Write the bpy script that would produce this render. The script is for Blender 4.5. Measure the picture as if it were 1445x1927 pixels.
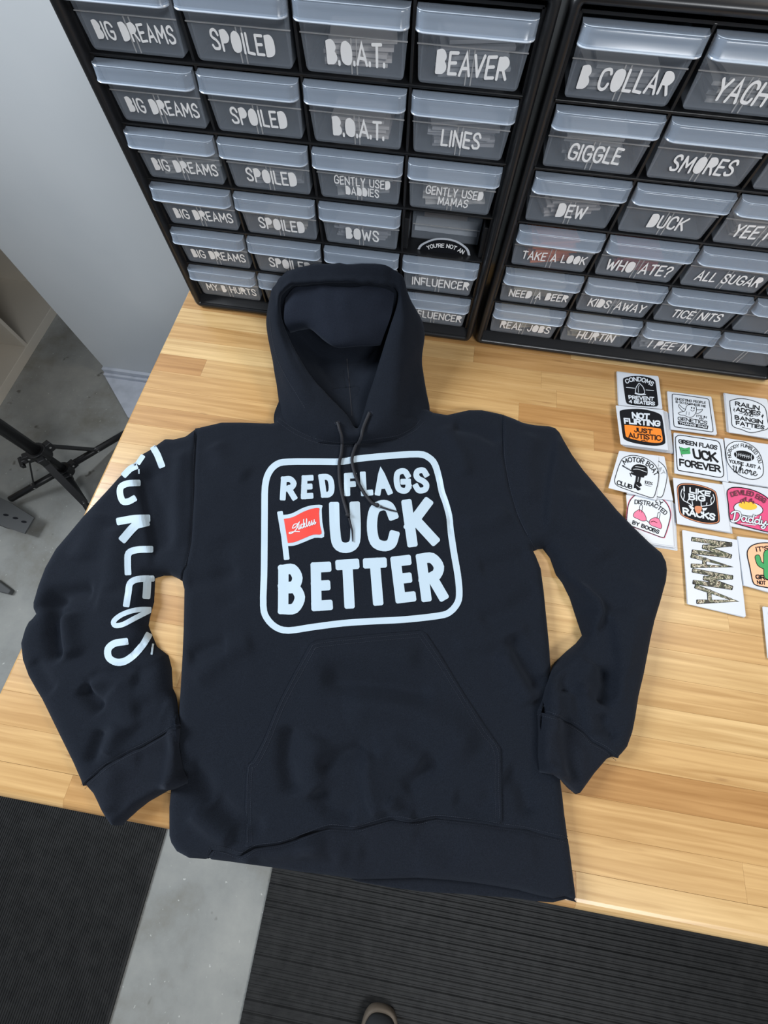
import bpy, bmesh, math, random
import numpy as np
from mathutils import Vector, Matrix, noise
from mathutils.bvhtree import BVHTree
from mathutils.geometry import delaunay_2d_cdt
random.seed(7)
for o in list(bpy.data.objects): bpy.data.objects.remove(o)
SC = bpy.context.scene
COL = SC.collection
T0 = 0.9                                   # height of the table top; all z below are relative to it, floor at z=0
# ---------------------------------------------------------------- camera
FP, CX, CY = 779.943, 722.5, 963.5
RM = np.array([[0.98730379, 0.15841887, 0.01160523],
               [0.15099066, -0.91329876, -0.37826868],
               [-0.04932585, 0.37521838, -0.9256231]])
CP = np.array([0.42467196, -0.5917008, 0.57060461])
cam = bpy.data.cameras.new('camera'); camo = bpy.data.objects.new('camera', cam); COL.objects.link(camo)
m = Matrix.Identity(4)
for i in range(3):
    m[i][0] = RM[0][i]; m[i][1] = -RM[1][i]; m[i][2] = -RM[2][i]
m[0][3], m[1][3], m[2][3] = CP[0], CP[1], CP[2] + T0
camo.matrix_world = m
cam.sensor_fit = 'HORIZONTAL'; cam.sensor_width = 36; cam.lens = FP / 1445 * 36; cam.clip_start = 0.02
SC.camera = camo
# ---------------------------------------------------------------- world, lights, exposure
w = bpy.data.worlds.new('world'); SC.world = w; w.use_nodes = True
w.node_tree.nodes['Background'].inputs[0].default_value = (0.80, 0.88, 1.0, 1)
w.node_tree.nodes['Background'].inputs[1].default_value = 0.17
def area(name, loc, target, size, power, col):
    l = bpy.data.lights.new(name, 'AREA'); l.shape = 'RECTANGLE'; l.size, l.size_y = size; l.energy = power; l.color = col
    o = bpy.data.objects.new(name, l); COL.objects.link(o); o.location = (loc[0], loc[1], loc[2] + T0)
    d = Vector(target) - Vector(loc); o.rotation_euler = d.to_track_quat('-Z', 'Y').to_euler(); return o
area('window_light', (-1.75, -0.10, 1.50), (0.1, -0.35, 0), (0.8, 1.0), 98, (0.86, 0.93, 1.0))
area('overhead_area', (1.6, 0.15, 1.6), (0.7, -0.4, 0), (0.9, 0.3), 13, (1.0, 0.88, 0.72))  # warm ceiling light over the right side
area('overhead_area', (1.5, -2.1, 1.8), (0.4, -0.2, 0.15), (1.0, 0.5), 44, (0.94, 0.97, 1.0))  # added front fill to brighten the drawer lettering, no known lamp there
SC.view_settings.view_transform = 'Standard'; SC.view_settings.look = 'None'
SC.view_settings.exposure = 0.0; SC.view_settings.gamma = 1.0; SC.view_settings.use_curve_mapping = False
# ---------------------------------------------------------------- projection helpers (photo pixel -> place on a real surface)
def ray(u, v):
    return RM.T @ np.array([(u - CX) / FP, (v - CY) / FP, 1.0])
def onz(u, v, z):
    d = ray(u, v); p = CP + d * (z - CP[2]) / d[2]; return p
def ony(u, v, y):
    d = ray(u, v); return CP + d * (y - CP[1]) / d[1]
def onx(u, v, x):
    d = ray(u, v); return CP + d * (x - CP[0]) / d[0]
# ---------------------------------------------------------------- object helpers
def link(o, parent=None):
    COL.objects.link(o)
    if parent is not None: o.parent = parent
    return o
def tag(o, label=None, cat=None, group=None, kind=None):
    if label: o['label'] = label
    if cat: o['category'] = cat
    if group: o['group'] = group
    if kind: o['kind'] = kind
    return o
def empty(name, loc, rz=0):
    o = bpy.data.objects.new(name, None); o.location = (loc[0], loc[1], loc[2] + T0); o.rotation_euler = (0, 0, rz)
    o.empty_display_size = 0.02
    return link(o)
def mesh_obj(name, verts, faces, mat, parent=None, smooth=False, world=False, bevel=0, seg=2, matidx=None):
    """verts in the parent's space, or (world=True) table space: then moved into the parent's space"""
    me = bpy.data.meshes.new(name)
    vs = [tuple(v) for v in verts]
    if world:
        if parent is not None:
            q = parent
            off = Vector((0, 0, 0)); 
            chain = []
            while q is not None: chain.append(q); q = q.parent
            M = Matrix.Identity(4)
            for q in reversed(chain): M = M @ Matrix.Translation(q.location) @ q.rotation_euler.to_matrix().to_4x4()
            Mi = M.inverted()
            vs = [tuple(Mi @ Vector((v[0], v[1], v[2] + T0))) for v in vs]
        else:
            vs = [(v[0], v[1], v[2] + T0) for v in vs]
    me.from_pydata(vs, [], [tuple(int(i) for i in f) for f in faces])
    mats = mat if isinstance(mat, (list, tuple)) else [mat]
    for mm in mats: me.materials.append(mm)
    if matidx is not None: me.polygons.foreach_set('material_index', matidx)
    if smooth: me.polygons.foreach_set('use_smooth', [True] * len(me.polygons))
    me.update()
    o = bpy.data.objects.new(name, me); link(o, parent)
    if bevel:
        b = o.modifiers.new('bevel', 'BEVEL'); b.width = bevel; b.segments = seg; b.limit_method = 'ANGLE'; b.angle_limit = 0.6
    return o
class MB:
    def __init__(s): s.v = []; s.f = []
    def add(s, v, f):
        n = len(s.v); s.v += [tuple(p) for p in v]; s.f += [tuple(i + n for i in q) for q in f]; return s
    def box(s, a, b):
        x0, y0, z0 = a; x1, y1, z1 = b
        return s.add([(x0,y0,z0),(x1,y0,z0),(x1,y1,z0),(x0,y1,z0),(x0,y0,z1),(x1,y0,z1),(x1,y1,z1),(x0,y1,z1)],
                     [(0,3,2,1),(4,5,6,7),(0,1,5,4),(1,2,6,5),(2,3,7,6),(3,0,4,7)])
    def prism(s, poly, z0, z1):
        n = len(poly)
        return s.add([(p[0],p[1],z0) for p in poly] + [(p[0],p[1],z1) for p in poly],
                     [tuple(range(n))[::-1], tuple(range(n, 2*n))] + [(i,(i+1)%n,n+(i+1)%n,n+i) for i in range(n)])
    def tube(s, pts, r, n=12, cap=True):
        pts = [Vector(p) for p in pts]; rs = r if isinstance(r, (list, tuple)) else [r]*len(pts)
        rings = []; up = None
        for i, p in enumerate(pts):
            d = (pts[min(i+1, len(pts)-1)] - pts[max(i-1, 0)]).normalized()
            if up is None:
                up = Vector((0,0,1)) if abs(d.z) < .9 else Vector((1,0,0))
            a = d.cross(up).normalized(); b = a.cross(d).normalized(); up = b
            rings.append([p + (a*math.cos(2*math.pi*k/n) + b*math.sin(2*math.pi*k/n))*rs[i] for k in range(n)])
        v = [q for rg in rings for q in rg]; f = []
        for i in range(len(rings)-1):
            for k in range(n): f.append((i*n+k, i*n+(k+1)%n, (i+1)*n+(k+1)%n, (i+1)*n+k))
        if cap: f.append(tuple(range(n))[::-1]); f.append(tuple(range((len(rings)-1)*n, len(rings)*n)))
        return s.add(v, f)
    def build(s, name, mat, parent=None, **k): return mesh_obj(name, s.v, s.f, mat, parent, **k)
# ---------------------------------------------------------------- materials
def mk(name, col, rough=0.5, spec=0.5, alpha=1.0, metallic=0.0, sheen=0.0, trans=0.0):
    m = bpy.data.materials.new(name); m.use_nodes = True; b = m.node_tree.nodes['Principled BSDF']
    b.inputs['Base Color'].default_value = (*col, 1); b.inputs['Roughness'].default_value = rough
    b.inputs['Specular IOR Level'].default_value = spec; b.inputs['Alpha'].default_value = alpha
    b.inputs['Metallic'].default_value = metallic
    if sheen: b.inputs['Sheen Weight'].default_value = sheen; b.inputs['Sheen Roughness'].default_value = 0.5
    if trans: b.inputs['Transmission Weight'].default_value = trans
    return m
def nodes(m): return m.node_tree.nodes, m.node_tree.links, m.node_tree.nodes['Principled BSDF']
def add_noise_color(m, c1, c2, scale, detail=6, stretch=(1,1,1), coord='Object', lo=.35, hi=.65, bump=0, bdist=.001, rot=(0,0,0)):
    N, L, B = nodes(m)
    tc = N.new('ShaderNodeTexCoord'); mp = N.new('ShaderNodeMapping'); mp.inputs['Scale'].default_value = stretch; mp.inputs['Rotation'].default_value = rot
    L.new(tc.outputs[coord], mp.inputs[0])
    nz = N.new('ShaderNodeTexNoise'); nz.inputs['Scale'].default_value = scale; nz.inputs['Detail'].default_value = detail
    L.new(mp.outputs[0], nz.inputs['Vector'])
    cr = N.new('ShaderNodeValToRGB'); cr.color_ramp.elements[0].position = lo; cr.color_ramp.elements[1].position = hi
    cr.color_ramp.elements[0].color = (*c1, 1); cr.color_ramp.elements[1].color = (*c2, 1)
    L.new(nz.outputs['Fac'], cr.inputs[0]); L.new(cr.outputs[0], B.inputs['Base Color'])
    if bump:
        bp = N.new('ShaderNodeBump'); bp.inputs['Strength'].default_value = bump; bp.inputs['Distance'].default_value = bdist
        L.new(nz.outputs['Fac'], bp.inputs['Height']); L.new(bp.outputs[0], B.inputs['Normal'])
    return cr, mp
M = {}
# maple staves: every stave its own tone (object random), grain along its length, knots and mineral streaks
def wood():
    m = mk('maple', (.6,.4,.2), .33, .5); N, L, B = nodes(m)
    oi = N.new('ShaderNodeObjectInfo'); tc = N.new('ShaderNodeTexCoord')
    add = N.new('ShaderNodeVectorMath'); add.operation = 'ADD'
    sc = N.new('ShaderNodeVectorMath'); sc.operation = 'SCALE'; sc.inputs['Scale'].default_value = 37.0
    cmb = N.new('ShaderNodeCombineXYZ'); L.new(oi.outputs['Random'], cmb.inputs[0]); L.new(oi.outputs['Random'], cmb.inputs[1])
    L.new(cmb.outputs[0], sc.inputs[0]); L.new(tc.outputs['Object'], add.inputs[0]); L.new(sc.outputs[0], add.inputs[1])
    mp = N.new('ShaderNodeMapping'); mp.inputs['Scale'].default_value = (1.5, 40, 40); L.new(add.outputs[0], mp.inputs[0])
    g = N.new('ShaderNodeTexNoise'); g.inputs['Scale'].default_value = 3.2; g.inputs['Detail'].default_value = 7; g.inputs['Distortion'].default_value = .9
    L.new(mp.outputs[0], g.inputs['Vector'])
    tone = N.new('ShaderNodeValToRGB'); e = tone.color_ramp.elements
    e[0].position = 0; e[0].color = (.44,.235,.085,1); e[1].position = 1; e[1].color = (.66,.46,.225,1)
    for p, c in ((.08,(.48,.275,.11,1)),(.2,(.54,.33,.138,1)),(.75,(.585,.38,.172,1))):
        q = e.new(p); q.color = c
    L.new(oi.outputs['Random'], tone.inputs[0])
    gr = N.new('ShaderNodeValToRGB'); gr.color_ramp.elements[0].position = .3; gr.color_ramp.elements[1].position = .68
    gr.color_ramp.elements[0].color = (.72,.63,.50,1); gr.color_ramp.elements[1].color = (1.08,1.08,1.06,1)
    L.new(g.outputs['Fac'], gr.inputs[0])
    mul = N.new('ShaderNodeMixRGB'); mul.blend_type = 'MULTIPLY'; mul.inputs[0].default_value = .9
    L.new(tone.outputs[0], mul.inputs[1]); L.new(gr.outputs[0], mul.inputs[2])
    # dark mineral streaks / knots
    mp2 = N.new('ShaderNodeMapping'); mp2.inputs['Scale'].default_value = (5, 38, 38); L.new(add.outputs[0], mp2.inputs[0])
    k = N.new('ShaderNodeTexNoise'); k.inputs['Scale'].default_value = 1.6; k.inputs['Detail'].default_value = 3; L.new(mp2.outputs[0], k.inputs['Vector'])
    kr = N.new('ShaderNodeValToRGB'); kr.color_ramp.elements[0].position = .70; kr.color_ramp.elements[1].position = .76
    kr.color_ramp.elements[0].color = (0,0,0,1); kr.color_ramp.elements[1].color = (.75,.75,.75,1)
    L.new(k.outputs['Fac'], kr.inputs[0])
    mx = N.new('ShaderNodeMixRGB'); mx.inputs[2].default_value = (.25,.12,.045,1)
    L.new(kr.outputs[0], mx.inputs[0]); L.new(mul.outputs[0], mx.inputs[1]); L.new(mx.outputs[0], B.inputs['Base Color'])
    bp = N.new('ShaderNodeBump'); bp.inputs['Strength'].default_value = .12; bp.inputs['Distance'].default_value = .0004
    L.new(g.outputs['Fac'], bp.inputs['Height']); L.new(bp.outputs[0], B.inputs['Normal'])
    return m
M['wood'] = wood()
def fabric(name, col, col2):
    m = mk(name, col, .95, .10, sheen=.06); N, L, B = nodes(m)
    cr, mp = add_noise_color(m, col, col2, 900, 3, lo=.3, hi=.75)
    B.inputs['Sheen Tint'].default_value = (.55,.65,.85,1)
    tc = N.new('ShaderNodeTexCoord'); nz = N.new('ShaderNodeTexNoise'); nz.inputs['Scale'].default_value = 1400; nz.inputs['Detail'].default_value = 2
    L.new(tc.outputs['Object'], nz.inputs['Vector'])
    n2 = N.new('ShaderNodeTexNoise'); n2.inputs['Scale'].default_value = 60; n2.inputs['Detail'].default_value = 4; L.new(tc.outputs['Object'], n2.inputs['Vector'])
    ad = N.new('ShaderNodeMath'); ad.operation = 'MULTIPLY_ADD'; ad.inputs[1].default_value = 2.0
    L.new(n2.outputs['Fac'], ad.inputs[0]); L.new(nz.outputs['Fac'], ad.inputs[2])
    bp = N.new('ShaderNodeBump'); bp.inputs['Strength'].default_value = .5; bp.inputs['Distance'].default_value = .0006
    L.new(ad.outputs[0], bp.inputs['Height']); L.new(bp.outputs[0], B.inputs['Normal'])
    return m
M['fleece'] = fabric('black_fleece', (.0060,.0078,.0120), (.0105,.0137,.0208))
M['rib'] = fabric('black_rib_knit', (.0066,.0082,.0122), (.0112,.014,.021))
M['lining'] = fabric('black_lining', (.009,.0115,.0185), (.0135,.0175,.028))
M['cord'] = mk('black_cord', (.012,.013,.018), .7, .4)
M['stitch'] = mk('stitch_thread', (.017,.021,.031), .8, .2)
M['vinyl'] = mk('pale_vinyl_print', (.45,.56,.65), .5, .4)
M['vinyl_red'] = mk('red_print', (.72,.055,.04), .5, .4)
M['black_plastic'] = mk('black_plastic', (.012,.0125,.014), .32, .5)
M['drawer'] = mk('clear_drawer_plastic', (.42,.47,.54), .16, .6, alpha=.17)
M['ridge'] = mk('drawer_ridge', (.62,.62,.62), .3, .5, alpha=.42)
M['bead'] = mk('lip_edge_glint', (.66,.74,.84), .2, .8, alpha=.75)  # bright glint of the lip edge put into a pale colour
M['handle'] = mk('frosted_handle_sky_tint', (.50,.60,.74), .16, .9, alpha=.38)  # same plastic as the drawer, bluish reflection put into the paler colour
M['white_vinyl'] = mk('white_lettering', (.93,.93,.93), .5, .3)
M['steel'] = mk('steel', (.6,.6,.6), .35, .5, metallic=.9)
M['stand'] = mk('stand_black', (.010,.010,.011), .4, .5)
M['plate'] = mk('grey_steel_plate', (.075,.078,.08), .55, .4)
M['wallpaint'] = mk('wall_paint', (.62,.65,.68), .55, .3)
add_noise_color(M['wallpaint'], (.60,.635,.665), (.645,.675,.70), 3, 3, bump=.05)
M['trim'] = mk('trim_paint', (.55,.59,.66), .45, .4)
add_noise_color(M['trim'], (.42,.46,.53), (.56,.60,.68), 14, 5, lo=.25, hi=.5)
M['shelf'] = mk('cream_melamine', (.60,.55,.47), .5, .4)
def concrete():
    m = mk('concrete', (.3,.3,.28), .62, .35); N, L, B = nodes(m)
    tc = N.new('ShaderNodeTexCoord')
    a = N.new('ShaderNodeTexNoise'); a.inputs['Scale'].default_value = 3.0; a.inputs['Detail'].default_value = 9; a.inputs['Roughness'].default_value = .65
    L.new(tc.outputs['Object'], a.inputs['Vector'])
    r = N.new('ShaderNodeValToRGB'); e = r.color_ramp.elements; e[0].position = .32; e[0].color = (.19,.18,.15,1); e[1].position = .68; e[1].color = (.37,.37,.345,1)
    q = e.new(.5); q.color = (.29,.295,.28,1); L.new(a.outputs['Fac'], r.inputs[0])
    v = N.new('ShaderNodeTexNoise'); v.inputs['Scale'].default_value = 85; v.inputs['Detail'].default_value = 2; L.new(tc.outputs['Object'], v.inputs['Vector'])
    vr = N.new('ShaderNodeValToRGB'); vr.color_ramp.elements[0].position = .70; vr.color_ramp.elements[1].position = .76; L.new(v.outputs['Fac'], vr.inputs[0])
    mx = N.new('ShaderNodeMixRGB'); mx.inputs[2].default_value = (.55,.55,.52,1); L.new(vr.outputs[0], mx.inputs[0]); L.new(r.outputs[0], mx.inputs[1])
    v2 = N.new('ShaderNodeTexNoise'); v2.inputs['Scale'].default_value = 19; v2.inputs['Detail'].default_value = 2; L.new(tc.outputs['Object'], v2.inputs['Vector'])
    v3 = N.new('ShaderNodeValToRGB'); v3.color_ramp.elements[0].position = .24; v3.color_ramp.elements[0].color = (1,1,1,1); v3.color_ramp.elements[1].position = .31; v3.color_ramp.elements[1].color = (0,0,0,1); L.new(v2.outputs['Fac'], v3.inputs[0])
    m2 = N.new('ShaderNodeMixRGB'); m2.inputs[2].default_value = (.11,.105,.09,1); L.new(v3.outputs[0], m2.inputs[0]); L.new(mx.outputs[0], m2.inputs[1])
    L.new(m2.outputs[0], B.inputs['Base Color'])
    bp = N.new('ShaderNodeBump'); bp.inputs['Strength'].default_value = .15; bp.inputs['Distance'].default_value = .002; L.new(a.outputs['Fac'], bp.inputs['Height']); L.new(bp.outputs[0], B.inputs['Normal'])
    return m
M['concrete'] = concrete()
M['mat'] = mk('black_rubber', (.026,.027,.028), .6, .35)
add_noise_color(M['mat'], (.010,.0103,.0105), (.019,.0192,.0192), 40, 5, bump=.3)
M['paper'] = mk('sticker_backing', (.62,.66,.72), .35, .5)
M['film'] = mk('clear_backing_film', (.72,.76,.82), .3, .5, alpha=.8)
M['ink'] = mk('black_ink', (.010,.011,.014), .6, .12)
M['face'] = mk('white_sticker_face', (.66,.71,.77), .3, .5)
M['orange'] = mk('orange_ink', (.90,.24,.02), .4, .5)
M['peach'] = mk('peach_ink', (.92,.48,.28), .4, .5)
M['pink'] = mk('hot_pink_ink', (.70,.065,.20), .4, .5)
M['brapink'] = mk('light_pink_ink', (.88,.16,.30), .4, .5)
M['green'] = mk('green_ink', (.03,.32,.10), .4, .5)
M['yellow'] = mk('yolk_ink', (.92,.50,.03), .4, .5)
M['maroon'] = mk('maroon_ink', (.12,.012,.035), .4, .5)
M['grey'] = mk('grey_ink', (.30,.33,.36), .4, .5)
M['rust'] = mk('rust_ink', (.62,.22,.10), .4, .5)
def camo():
    m = mk('camo_print', (.2,.2,.1), .4, .5); N, L, B = nodes(m)
    tc = N.new('ShaderNodeTexCoord'); v = N.new('ShaderNodeTexNoise'); v.inputs['Scale'].default_value = 95; v.inputs['Detail'].default_value = 1; v.inputs['Distortion'].default_value = 1.5
    L.new(tc.outputs['Object'], v.inputs['Vector']); r = N.new('ShaderNodeValToRGB'); r.color_ramp.interpolation = 'CONSTANT'; e = r.color_ramp.elements
    e[0].position = 0; e[0].color = (.012,.013,.012,1); e[1].position = .40; e[1].color = (.055,.07,.035,1)
    for p, c in ((.47,(.62,.58,.45,1)),(.51,(.09,.055,.035,1)),(.57,(.60,.56,.44,1)),(.60,(.07,.085,.045,1))):
        q = e.new(p); q.color = c
    L.new(v.outputs['Fac'], r.inputs[0]); L.new(r.outputs[0], B.inputs['Base Color']); return m
M['camo'] = camo()
M['shoe'] = mk('shoe_suede', (.035,.037,.04), .8, .3)
M['sole'] = mk('shoe_sole', (.16,.13,.10), .6, .3)

# ---------------------------------------------------------------- the room
mesh_obj('floor', [(-3.5,-2.8,-T0),(3,-2.8,-T0),(3,3,-T0),(-3.5,3,-T0),(-3.5,-2.8,-T0-.05),(3,-2.8,-T0-.05),(3,3,-T0-.05),(-3.5,3,-T0-.05)],
         [(0,1,2,3),(7,6,5,4),(0,4,5,1),(1,5,6,2),(2,6,7,3),(3,7,4,0)], M['concrete'], world=True)['kind'] = 'structure'
b = MB(); b.box((-.949,.455,-T0), (2.4,.575,1.25)); o = b.build('wall_back', M['wallpaint'], world=True, bevel=.003); o['kind'] = 'structure'
# baseboard: low board with a stepped lip
b = MB(); b.box((-.949,.440,-T0),(2.4,.455,-.852)); b.box((-.949,.428,-T0),(2.4,.440,-.872))
o = b.build('baseboard_back', M['trim'], world=True, bevel=.002); o['kind'] = 'structure'
# painted plinth in front of it, cut off at a slant
b = MB(); b.prism([(-.949,.428),(-.77,.245),(-.3,.245),(-.3,.428)], -T0, -T0+.012)
o = b.build('trim_1', M['trim'], world=True, bevel=.001); o['kind'] = 'structure'
# ---------------------------------------------------------------- workbench
bench = empty('workbench', (0.7, -0.28, -T0))
tag(bench, 'maple butcher block workbench top of glued staves under the hoodie and cabinets', 'table')
XL, XR, YF, RW, NR = -.042, 1.55, -.785, .0365, 27
TH = .042
def stave_mesh(x0, x1, y0, y1, front=False, left=False):
    """box with a fine eased edge; front row gets a broad rounded nose"""
    e = .0002
    if front:
        r = .013; prof = [(y1-.0002, -TH), (y0+r*.5, -TH)]
        prof += [(y0 + r*.5*(1-math.cos(a)) , -TH + r*.5*(1-math.sin(a))) for a in ()]
        prof += [(y0, -TH+r*.5)] + [(y0 + r*(1-math.cos(a)), -r + r*math.sin(a)) for a in [i*math.pi/2/6 for i in range(7)]] + [(y1-e, 0), (y1-.0002, -e)]
    else:
        prof = [(y1-.00005, -TH), (y0+.00005, -TH), (y0+.00005, -e), (y0+e, 0), (y1-e, 0), (y1-.00005, -e)]
    n = len(prof); r2 = .004
    xs = [(x0+.0001, 0), (x1-.0001, 0)]
    if left: xs = [(x0, -.004), (x0+.0012, -.0012), (x0+.004, 0), (x1-.00015, 0)]
    v = []; f = []
    for (x, dz) in xs:
        for (y, z) in prof: v.append((x, y, min(z, dz) if z > -TH+.001 else z))
    for i in range(len(xs)-1):
        for k in range(n): f.append((i*n+k, (i+1)*n+k, (i+1)*n+(k+1)%n, i*n+(k+1)%n))
    f.append(tuple(range(n))); f.append(tuple(range((len(xs)-1)*n, len(xs)*n))[::-1])
    return v, f
rs = random.Random(21)
for r in range(NR):
    y0 = YF + r*RW; y1 = y0 + RW
    x = XL; cuts = [XL]
    x += rs.uniform(.08, .38)
    while x < XR - .12:
        cuts.append(x); x += rs.uniform(.28, .72)
    cuts.append(XR)
    for i in range(len(cuts)-1):
        x0, x1 = cuts[i], cuts[i+1]
        v, f = stave_mesh(x0, x1, y0, y1, r == 0, i == 0)
        c = ((x0+x1)/2, (y0+y1)/2)
        dz = rs.uniform(-.00012, 0)
        v = [(p[0]-c[0], p[1]-c[1], p[2]+dz) for p in v]
        s = mesh_obj('stave', v, f, M['wood'], bench, smooth=False)
        s.location = (c[0]-.7, c[1]+.28, T0)
for lx in (.06, 1.44):
    for ly in (-.66, .10):
        b = MB(); b.box((lx-.03, ly-.03, -T0), (lx+.03, ly+.03, -TH)); b.box((lx-.045, ly-.045, -T0), (lx+.045, ly+.045, -T0+.006))
        b.build('leg', M['stand'], bench, world=True, bevel=.002)
# ---------------------------------------------------------------- floor mats
def rib_mat(name, x0, x1, y0, y1, pitch, along_x, label, wob=0):
    prof = []; L0, L1 = (y0, y1) if along_x else (x0, x1)
    k = int((L1-L0)/pitch); rr = random.Random(3)
    for i in range(k):
        a = L0 + i*pitch; h = .010 + (rr.uniform(-.0006,.0006) if wob else 0); hi = h + .0022*(1+ (rr.uniform(-.4,.5) if wob else 0))
        prof += [(a, h), (a+pitch*.22, h), (a+pitch*.38, hi), (a+pitch*.82, hi), (a+pitch*.98, h)]
    prof[0] = (L0, .008); prof.append((L1, .008))
    prof = [(L0, 0)] + prof + [(L1, 0)]
    v = []; f = []; n = len(prof)
    for t in ((x0, x1) if along_x else (y0, y1)):
        for a, h in prof: v.append((t, a, -T0+h) if along_x else (a, t, -T0+h))
    for i in range(n-1): f.append((i, n+i, n+i+1, i+1) if along_x else (i, i+1, n+i+1, n+i))
    f.append((0, n-1, 2*n-1, n)); f.append(tuple(range(n))); f.append(tuple(range(n, 2*n))[::-1])
    o = mesh_obj(name, v, f, M['mat'], world=True); tag(o, label, 'mat'); return o
rib_mat('floor_mat', -1.15, -.119, -2.2, -.93, .0065, False, 'black finely ribbed rubber mat on the floor left of the bare concrete strip')
rib_mat('floor_mat', .209, 2.2, -2.2, -.92, .0125, True, 'wide black rubber mat with coarse ribs below the bench front, under the shoe', 1)
# ---------------------------------------------------------------- stroke alphabet
def cr(pts, n=5, closed=False):
    P = [np.array(p, float) for p in pts]
    if len(P) < 3: return [tuple(p) for p in P]
    out = []; m_ = len(P)
    rng = range(m_ if closed else m_-1)
    for i in rng:
        p0 = P[(i-1) % m_] if closed or i > 0 else P[0]; p1 = P[i]; p2 = P[(i+1) % m_]; p3 = P[(i+2) % m_] if closed or i+2 < m_ else P[-1]
        for k in range(n):
            t = k/n; out.append(tuple(.5*((2*p1)+(-p0+p2)*t+(2*p0-5*p1+4*p2-p3)*t*t+(-p0+3*p1-3*p2+p3)*t**3)))
    if not closed: out.append(tuple(P[-1]))
    return out
_G = {
'A': (.78, "0,0 .5,1 1,0|.2,.32 .8,.32"), 'B': (.68, "0,0 0,1|~0,1 .6,1 .9,.77 .6,.54 0,.54|~0,.54 .65,.54 1,.28 .65,0 0,0"),
'C': (.72, "~1,.76 .85,.95 .5,1 .12,.88 0,.5 .12,.12 .5,0 .85,.05 1,.24"), 'D': (.72, "0,0 0,1|~0,1 .55,1 .9,.85 1,.5 .9,.15 .55,0 0,0"),
'E': (.6, "0,0 0,1|0,1 1,1|0,.52 .85,.52|0,0 1,0"), 'F': (.58, "0,0 0,1|0,1 1,1|0,.5 .85,.5"),
'G': (.76, "~1,.78 .82,.96 .5,1 .12,.88 0,.5 .12,.12 .5,0 .82,.04 1,.22|1,.22 1,.46|1,.46 .58,.46"), 'H': (.72, "0,0 0,1|1,0 1,1|0,.5 1,.5"),
'I': (.02, "0,0 0,1"), 'J': (.5, "~1,1 1,.3 .75,.03 .35,0 0,.2"), 'K': (.72, "0,0 0,1|1,1 0,.42|.3,.58 1,0"),
'L': (.56, "0,1 0,0|0,0 1,0"), 'M': (.95, "0,0 .08,1|.08,1 .5,.3|.5,.3 .92,1|.92,1 1,0"), 'N': (.74, "0,0 0,1|0,1 1,0|1,0 1,1"),
'O': (.76, "~.5,1 .12,.88 0,.5 .12,.12 .5,0 .88,.12 1,.5 .88,.88 .5,1"), 'P': (.66, "0,0 0,1|~0,1 .65,1 1,.74 .65,.46 0,.46"),
'R': (.7, "0,0 0,1|~0,1 .65,1 1,.75 .65,.5 0,.5|.5,.5 1,0"), 'S': (.66, "~1,.8 .8,.97 .5,1 .15,.93 .05,.74 .25,.58 .7,.45 .97,.27 .85,.06 .5,0 .2,.03 0,.2"),
'T': (.68, "0,1 1,1|.5,1 .5,0"), 'U': (.72, "~0,1 0,.45 .1,.1 .5,0 .9,.1 1,.45 1,1"), 'V': (.74, "0,1 .5,0|.5,0 1,1"),
'W': (1.05, "0,1 .25,0|.25,0 .5,.75|.5,.75 .75,0|.75,0 1,1"), 'Y': (.7, "0,1 .5,.48|1,1 .5,.48|.5,.48 .5,0"), 'X': (.7, "0,0 1,1|0,1 1,0"),
'0': (.6, "~.5,1 .1,.88 0,.5 .1,.12 .5,0 .9,.12 1,.5 .9,.88 .5,1"), '1': (.2, "0,.8 1,1|1,1 1,0"), '4': (.7, ".8,0 .8,1|.8,1 0,.28|0,.28 1,.28"),
'%': (.7, "1,1 0,0|~.15,1 0,.85 .15,.7 .3,.85 .15,1|~.85,.3 .7,.15 .85,0 1,.15 .85,.3"), '?': (.6, "~0,.8 .3,1 .8,.95 .95,.7 .5,.45 .45,.28|.45,.06 .45,0"),
'.': (.02, "0,-.03 0,.10"), "'": (.02, "0,1 0,.72"), '!': (.02, "0,1 0,.3|0,.06 0,0"), '-': (.5, "0,.5 1,.5"), ' ': (.3, ""),
'a': (.55, "~.9,.5 .4,.58 .05,.3 .3,0 .75,.15 .9,.5|~.9,.55 .85,.15 1.1,.02 1.3,.15"), 'c': (.42, "~.9,.5 .5,.58 .05,.3 .4,0 .9,.08 1.25,.25"),
'd': (.55, "~.9,.5 .4,.58 .05,.3 .3,0 .75,.15 .9,.5|~1.0,1.05 .85,.3 .9,.02 1.3,.15"), 'e': (.42, "~.05,.25 .7,.35 .75,.55 .35,.55 .05,.25 .4,0 .9,.05 1.25,.25"),
'h': (.5, "~0,.3 .35,.95 .3,1.05 .1,.6 .0,0|~.0,.2 .5,.57 .75,.45 .7,.05 1.2,.15"), 'k': (.5, "~0,.4 .3,1 .25,1.05 .08,.6 0,0|~.05,.25 .6,.57 .6,.38 .15,.28|~.3,.28 .7,.02 1.2,.15"),
'l': (.3, "~-.1,.2 .6,.9 .4,1.05 .15,.6 .3,.02 1.1,.15"), 'o': (.5, "~.5,.57 .05,.3 .4,0 .85,.28 .5,.57 .9,.5 1.2,.5"),
'r': (.4, "~0,.3 .3,.6 .35,.5 .7,.5 .55,.15 .8,0 1.2,.15"), 's': (.42, "~0,.1 .45,.6 .5,.4 .75,.15 .4,0 .1,.06|~.5,.02 .9,.05 1.2,.2"),
'u': (.5, "~.1,.55 .05,.1 .4,.02 .8,.3 .9,.55|~.9,.55 .85,.1 1.0,.02 1.25,.15"), 'y': (.5, "~.1,.55 .1,.15 .5,.1 .9,.55|~.9,.55 .85,-.2 .5,-.45 .1,-.3 .6,-.05 1.4,.3"),
}
FILLHAND = {'O': [0], 'D': [1], 'B': [1, 2], 'P': [1], 'R': [1], '0': [0]}
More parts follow.
